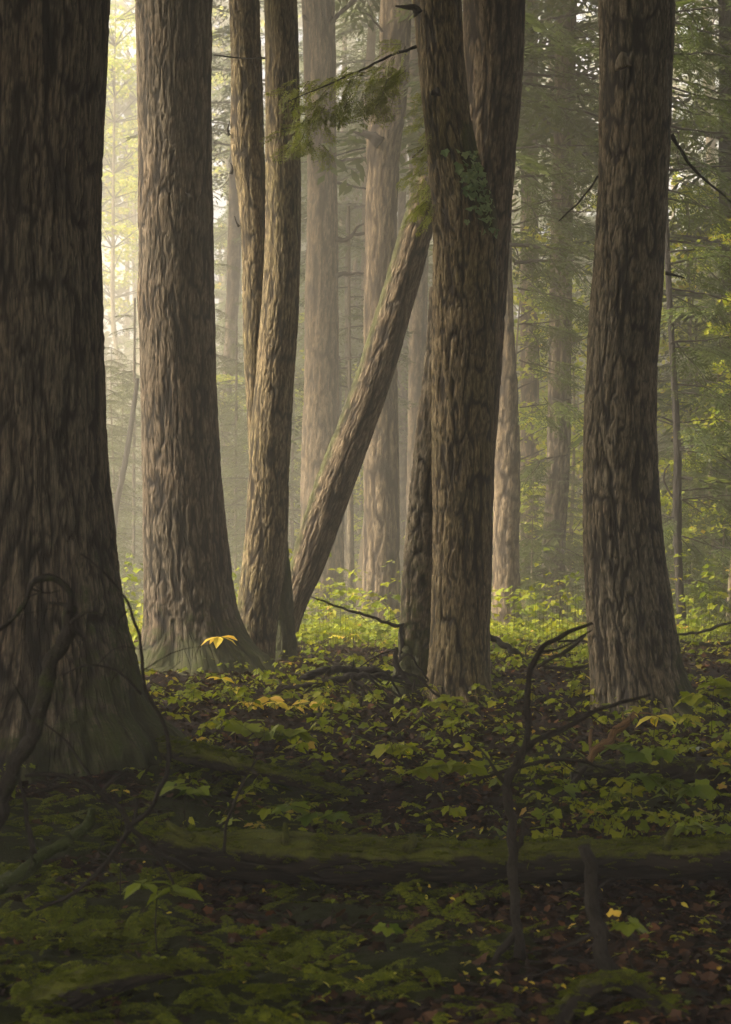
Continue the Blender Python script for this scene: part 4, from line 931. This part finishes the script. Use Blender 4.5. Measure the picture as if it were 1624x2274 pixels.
# foreground sapling with fork
stick('dead_sapling', 'slim dark forked dead sapling standing before the long log, right of centre', 'sapling',
      [[(1150, 2130, 26), (1148, 2030, 24), (1142, 1930, 22), (1140, 1850, 22), (1132, 1790, 20), (1128, 1740, 22), (1145, 1690, 20), (1168, 1640, 16), (1172, 1570, 15), (1180, 1500, 14), (1195, 1455, 13), (1225, 1425, 12), (1265, 1405, 10), (1318, 1385, 7)],
       [(1150, 1685, 16), (1185, 1650, 14), (1230, 1630, 13), (1285, 1600, 12), (1330, 1578, 10), (1380, 1558, 8), (1445, 1542, 5)], [(1126, 1745, 12), (1105, 1715, 9), (1080, 1680, 5), (1060, 1655, 3)],
       [(1150, 1700, 8), (1110, 1718, 8), (1060, 1728, 7), (1010, 1740, 5)], [(1150, 1705, 9), (1190, 1695, 9), (1240, 1688, 8), (1300, 1692, 7), (1350, 1708, 5), (1368, 1716, 4)], [(1195, 1450, 6), (1240, 1440, 5), (1290, 1415, 4), (1315, 1400, 3)],
       [(1140, 1860, 14), (1155, 1880, 12), (1162, 1820, 9)], [(1148, 2060, 20), (1110, 2120, 16), (1085, 2180, 14)]], 7.6, seed=110, moss=0.12, seg=10)
stick('dead_stick', 'thick dark upright broken stick before the long log at right', 'stick',
      [[(1370, 2195, 48), (1348, 2130, 40), (1328, 2070, 34), (1312, 2010, 32), (1304, 1950, 31), (1303, 1880, 28)]], 6.8, seed=130, seg=12)
stick('broken_branch', 'torn orange-brown branch stub leaning over the shaded log', 'branch', [[(1312, 1690, 15), (1330, 1660, 20), (1360, 1635, 20), (1390, 1605, 18), (1410, 1585, 10)]], 12.3, mat=M_RAW, seed=133, moss=0.0)
stick('broken_branch', 'small orange-brown upright twig stub by the torn branch', 'twig', [[(1312, 1668, 6), (1310, 1640, 7), (1314, 1618, 6)]], 12.3, mat=M_RAW, seed=135, moss=0.0)
stick('dead_stick', 'grey stick slanting up to the left end of the shaded log', 'stick', [[(1235, 1790, 12), (1262, 1755, 14), (1290, 1720, 12), (1305, 1700, 8)]], 12.2, seed=136)
stick('fallen_branch', 'dark mossy branch slanting down right of the bent double tree', 'branch', [[(1070, 1398, 14), (1110, 1425, 14), (1145, 1448, 13), (1182, 1470, 10)], [(1140, 1445, 6), (1120, 1470, 4)]], 19.5, seed=140, moss=0.3)
stick('fallen_branch', 'thin dark fallen branch left of the massive right trunk', 'branch', [[(1190, 1482, 7), (1230, 1462, 9), (1265, 1440, 9), (1300, 1408, 6)], [(1200, 1478, 6), (1250, 1485, 8), (1312, 1478, 8)], [(1240, 1425, 4), (1280, 1422, 6), (1310, 1425, 5)]], 16.8, seed=144)
stick('fallen_branch', 'long thin fallen branch on the far bank at the right edge', 'branch', [[(1500, 1410, 5), (1560, 1402, 6), (1610, 1385, 6), (1660, 1370, 5)], [(1510, 1425, 7), (1570, 1430, 8), (1640, 1425, 8)]], 22.0, seed=150)
# brush pile by the double tree
stick('fallen_branch', 'topmost thick dark branch of the brush pile, lying level', 'branch', [[(675, 1500, 13), (720, 1492, 18), (780, 1486, 18), (830, 1488, 15), (870, 1495, 12)], [(700, 1500, 8), (690, 1502, 12), (668, 1504, 8)]], 17.2, seed=160, moss=0.2, group=None)
stick('fallen_branch', 'long arched dark branch under the topmost one of the brush pile', 'branch', [[(600, 1545, 8), (650, 1528, 11), (700, 1520, 14), (740, 1508, 15), (790, 1500, 16), (850, 1502, 14), (900, 1508, 10)], [(700, 1522, 6), (660, 1552, 5), (610, 1572, 4)]], 17.0, seed=165, moss=0.2)
stick('fallen_branch', 'grey forked branch of the brush pile leaning on the double tree', 'branch', [[(880, 1440, 9), (885, 1480, 12), (905, 1510, 11), (930, 1540, 10), (945, 1568, 8)], [(884, 1470, 6), (905, 1452, 5), (935, 1490, 5), (960, 1530, 4), (965, 1560, 3)], [(890, 1490, 6), (920, 1500, 6), (950, 1515, 5)], [(880, 1440, 5), (840, 1455, 4), (800, 1480, 3)]], 16.9, seed=170)
rgp = np.random.default_rng(21)
for k in range(14):
    x0 = rgp.uniform(740, 930); y0 = rgp.uniform(1490, 1540); x1 = x0 + rgp.uniform(-110, 130); y1 = y0 + rgp.uniform(20, 110)
    q = stick('fallen_branch', 'thin grey twiggy branch of the brush pile left of the double tree', 'branch', [[(x0, y0, 6), ((x0 + x1) / 2 + rgp.uniform(-15, 15), (y0 + y1) / 2, 5), (x1, y1, 2)]], rgp.uniform(16.2, 17.1), seed=200 + k, group='thin branches of the brush pile')
stick('thin_branch', 'long thin bare branch slanting in the air between the hazy trunks and double tree', 'branch', [[(690, 1325, 3), (760, 1350, 5), (830, 1372, 6), (890, 1388, 7), (900, 1384, 6)], [(890, 1388, 8), (892, 1430, 9), (888, 1470, 10)], [(895, 1386, 4), (930, 1380, 4), (950, 1384, 3)]], 17.3, seed=230)

# ------------------------------------------------------------------ individual sprigs
def sprig(label, px, py, d, w, mat, m=5, kind=ML, seed=0, cat='seedling', name='seedling', base_py=None, flat=0.0, cluster=1, group=None, rnd=(0, 1)):
    rg = np.random.default_rng(seed); tf = MLF if kind is ML else OVF
    c = P(px, py, d); gz = float(ground(c[0], d)); bz = gz if base_py is None else P(px, base_py, d)[2]
    r0 = root(name, (c[0], d, bz), label, cat, group); lb = LeafBag()
    L = w * (1.35 if mat is M_YEL else 1.1) / FD * d
    lb.stem([[c[0] + rg.normal(0, .01), d + 0.02, bz - 0.02], [c[0] - 0.01, d + .01, (bz + c[2]) / 2], c], 0.0035, 0.0018, 5)
    for q in range(cluster):
        cc = c + (np.array([(q - (cluster - 1) / 2) * L * 0.55, rg.normal(0, .03), rg.normal(0, L * 0.12)]) if cluster > 1 else 0)
        if cluster > 1: lb.stem([c, (c + cc) / 2 + np.array([0, 0, .005]), cc], 0.002, 0.0012, 4)
        az = rg.uniform(0, 6.28) + np.arange(m) * 6.28 / m + rg.normal(0, .25, m)
        size = L * rg.uniform(0.42, 0.6, m)
        pos = cc[None] + np.stack([np.cos(az), np.sin(az) * .7, 0 * az], -1) * 0.012
        lb.leaves(kind, tf, pos, az, rg.uniform(-0.55, 0.05, m), rg.normal(-0.0, .3, m), size, np.clip(rg.uniform(rnd[0], rnd[1], m), 0, 1))
    lb.build('leaves', mat, r0, r0.location, only=1); lb.build_stem('stem', r0, r0.location)
    return r0
sprig('yellow five-leaved sprig glowing at the mossy foot of the second trunk', 489, 1414, 18.6, 62, M_YEL, 5, OV, 1, 'seedling', base_py=1470)
sprig('orange-yellow leafy sprig left of the brush pile', 578, 1556, 16.0, 52, M_YEL, 5, OV, 2, cluster=2, rnd=(0.3, 1))
sprig('wide row of golden yellow leaves just below the brush pile', 672, 1562, 15.8, 52, M_YEL, 5, OV, 3, cluster=4, rnd=(0.2, .8))
sprig('small yellow sprig on the dark floor above the orange-yellow one', 505, 1516, 17.2, 40, M_YEL, 4, OV, 4, cluster=2)
sprig('peach and yellow sprig in the sunlit seedlings by the knotty trunk', 772, 1412, 24.0, 34, M_YEL, 4, OV, 5, cluster=2)
sprig('loose yellow and pale green leaves floating before the massive right trunk', 1456, 1590, 12.6, 62, M_YEL, 6, OV, 6, base_py=1680, rnd=(0, .6))
sprig('tiny pair of yellow leaves at the tip of the torn branch', 1404, 1584, 12.2, 26, M_YEL, 2, OV, 7, base_py=1600)
sprig('yellow leaf pair hovering left of the massive right trunk', 1296, 1500, 15.5, 24, M_YEL, 3, OV, 8)
sprig('fallen orange leaves on the slope right of the nearest trunk', 436, 1640, 13.2, 40, M_YEL, 4, OV, 9, rnd=(.6, 1))
sprig('orange leaves in the dark hollow under the nearest trunk', 272, 1755, 9.0, 30, M_YEL, 3, OV, 10, rnd=(.7, 1))
G = M_GREENL
sprig('broad green seedling below the roots of the nearest trunk', 412, 1762, 9.6, 82, G, 5, ML, 11, cluster=2)
sprig('large pale green umbrella-like seedling before the long log at left', 350, 1975, 7.6, 110, G, 6, OV, 12, cluster=2, rnd=(.5, 1))
sprig('drooping green seedling right of the upright foreground stick', 1395, 2052, 7.0, 78, G, 5, ML, 13, base_py=2140, rnd=(.3, .9))
sprig('green seedling left of the forked dead sapling foot with notched leaves', 860, 2060, 7.8, 56, G, 5, ML, 14)
sprig('round-leaved green sprout close under the long log near centre', 742, 1995, 8.3, 34, G, 3, OV, 15)
sprig('dark green maple seedling right of the torn orange branch', 1395, 1665, 12.0, 74, G, 6, ML, 16, cluster=2, rnd=(0, .4))
sprig('dark green maple seedling under the loose yellow leaves', 1472, 1665, 12.0, 66, G, 6, ML, 17, rnd=(0, .4))
sprig('pale grey-green upturned leaf at the right edge above the shaded log', 1548, 1658, 11.9, 36, M_PALE, 3, OV, 18)
sprig('broad dark green seedling cluster overhanging the shaded log at right', 1490, 1728, 11.2, 84, G, 6, ML, 19, cluster=3, rnd=(.1, .6))
sprig('yellow-green low row of leaves before the shaded log', 1405, 1738, 11.3, 50, M_SEED, 4, ML, 20, cluster=3, rnd=(.7, .85))
sprig('green star-shaped seedling right of the forked dead sapling', 1250, 1752, 11.0, 64, G, 5, ML, 21, rnd=(.3, .9))
sprig('bright green seedling at the right edge above the shaded log', 1585, 1530, 14.5, 80, M_SEED, 6, ML, 22, cluster=3, rnd=(.3, .7))
sprig('green seedling with upright leaves before the double tree foot', 1000, 1560, 15.2, 60, M_SEED, 5, ML, 23, cluster=3, rnd=(.3, .7))
sprig('pointed-leaved green seedling in the middle of the brown clearing', 880, 1650, 13.8, 70, M_SEED, 6, ML, 24, cluster=2, rnd=(.4, .8))
sprig('broad green seedling left of the forked dead sapling at its fork height', 990, 1700, 12.2, 80, M_SEED, 6, ML, 25, cluster=3, rnd=(.3, .75))
sprig('pale green seedling on the slope between root and brush pile', 600, 1625, 14.0, 90, M_SEED, 6, ML, 26, cluster=3, rnd=(.3, .6))
sprig('flat green seedling hanging low over the long log near the mossy root', 690, 1800, 10.6, 80, G, 5, ML, 27, cluster=3, rnd=(0, .5))
sprig('green seedling behind the long log at the right edge', 1560, 1835, 10.4, 60, G, 5, ML, 28, cluster=3, rnd=(.3, .8))

# ------------------------------------------------------------------ the mist
def haze():
    x0, x1, y0, y1, z0, z1 = -160, 160, -60, 205, -3.5, 46
    V = np.array([(x, y, z) for z in (z0, z1) for y in (y0, y1) for x in (x0, x1)])
    F = np.array([[0, 2, 3, 1], [4, 5, 7, 6], [0, 1, 5, 4], [2, 6, 7, 3], [0, 4, 6, 2], [1, 3, 7, 5]])
    m, t, out = new_mat('mist'); v = nd(t, 'ShaderNodeVolumePrincipled')
    v.inputs['Color'].default_value = (1.0, 0.95, 0.76, 1); v.inputs['Density'].default_value = HAZE_DENSITY; v.inputs['Anisotropy'].default_value = 0.1
    t.links.new(v.outputs[0], out.inputs['Volume'])
    o = mk('haze', V, [F], [m], smooth=False)
    tag(o, 'thin warm morning mist between the trees', 'mist', kind='stuff')
haze()
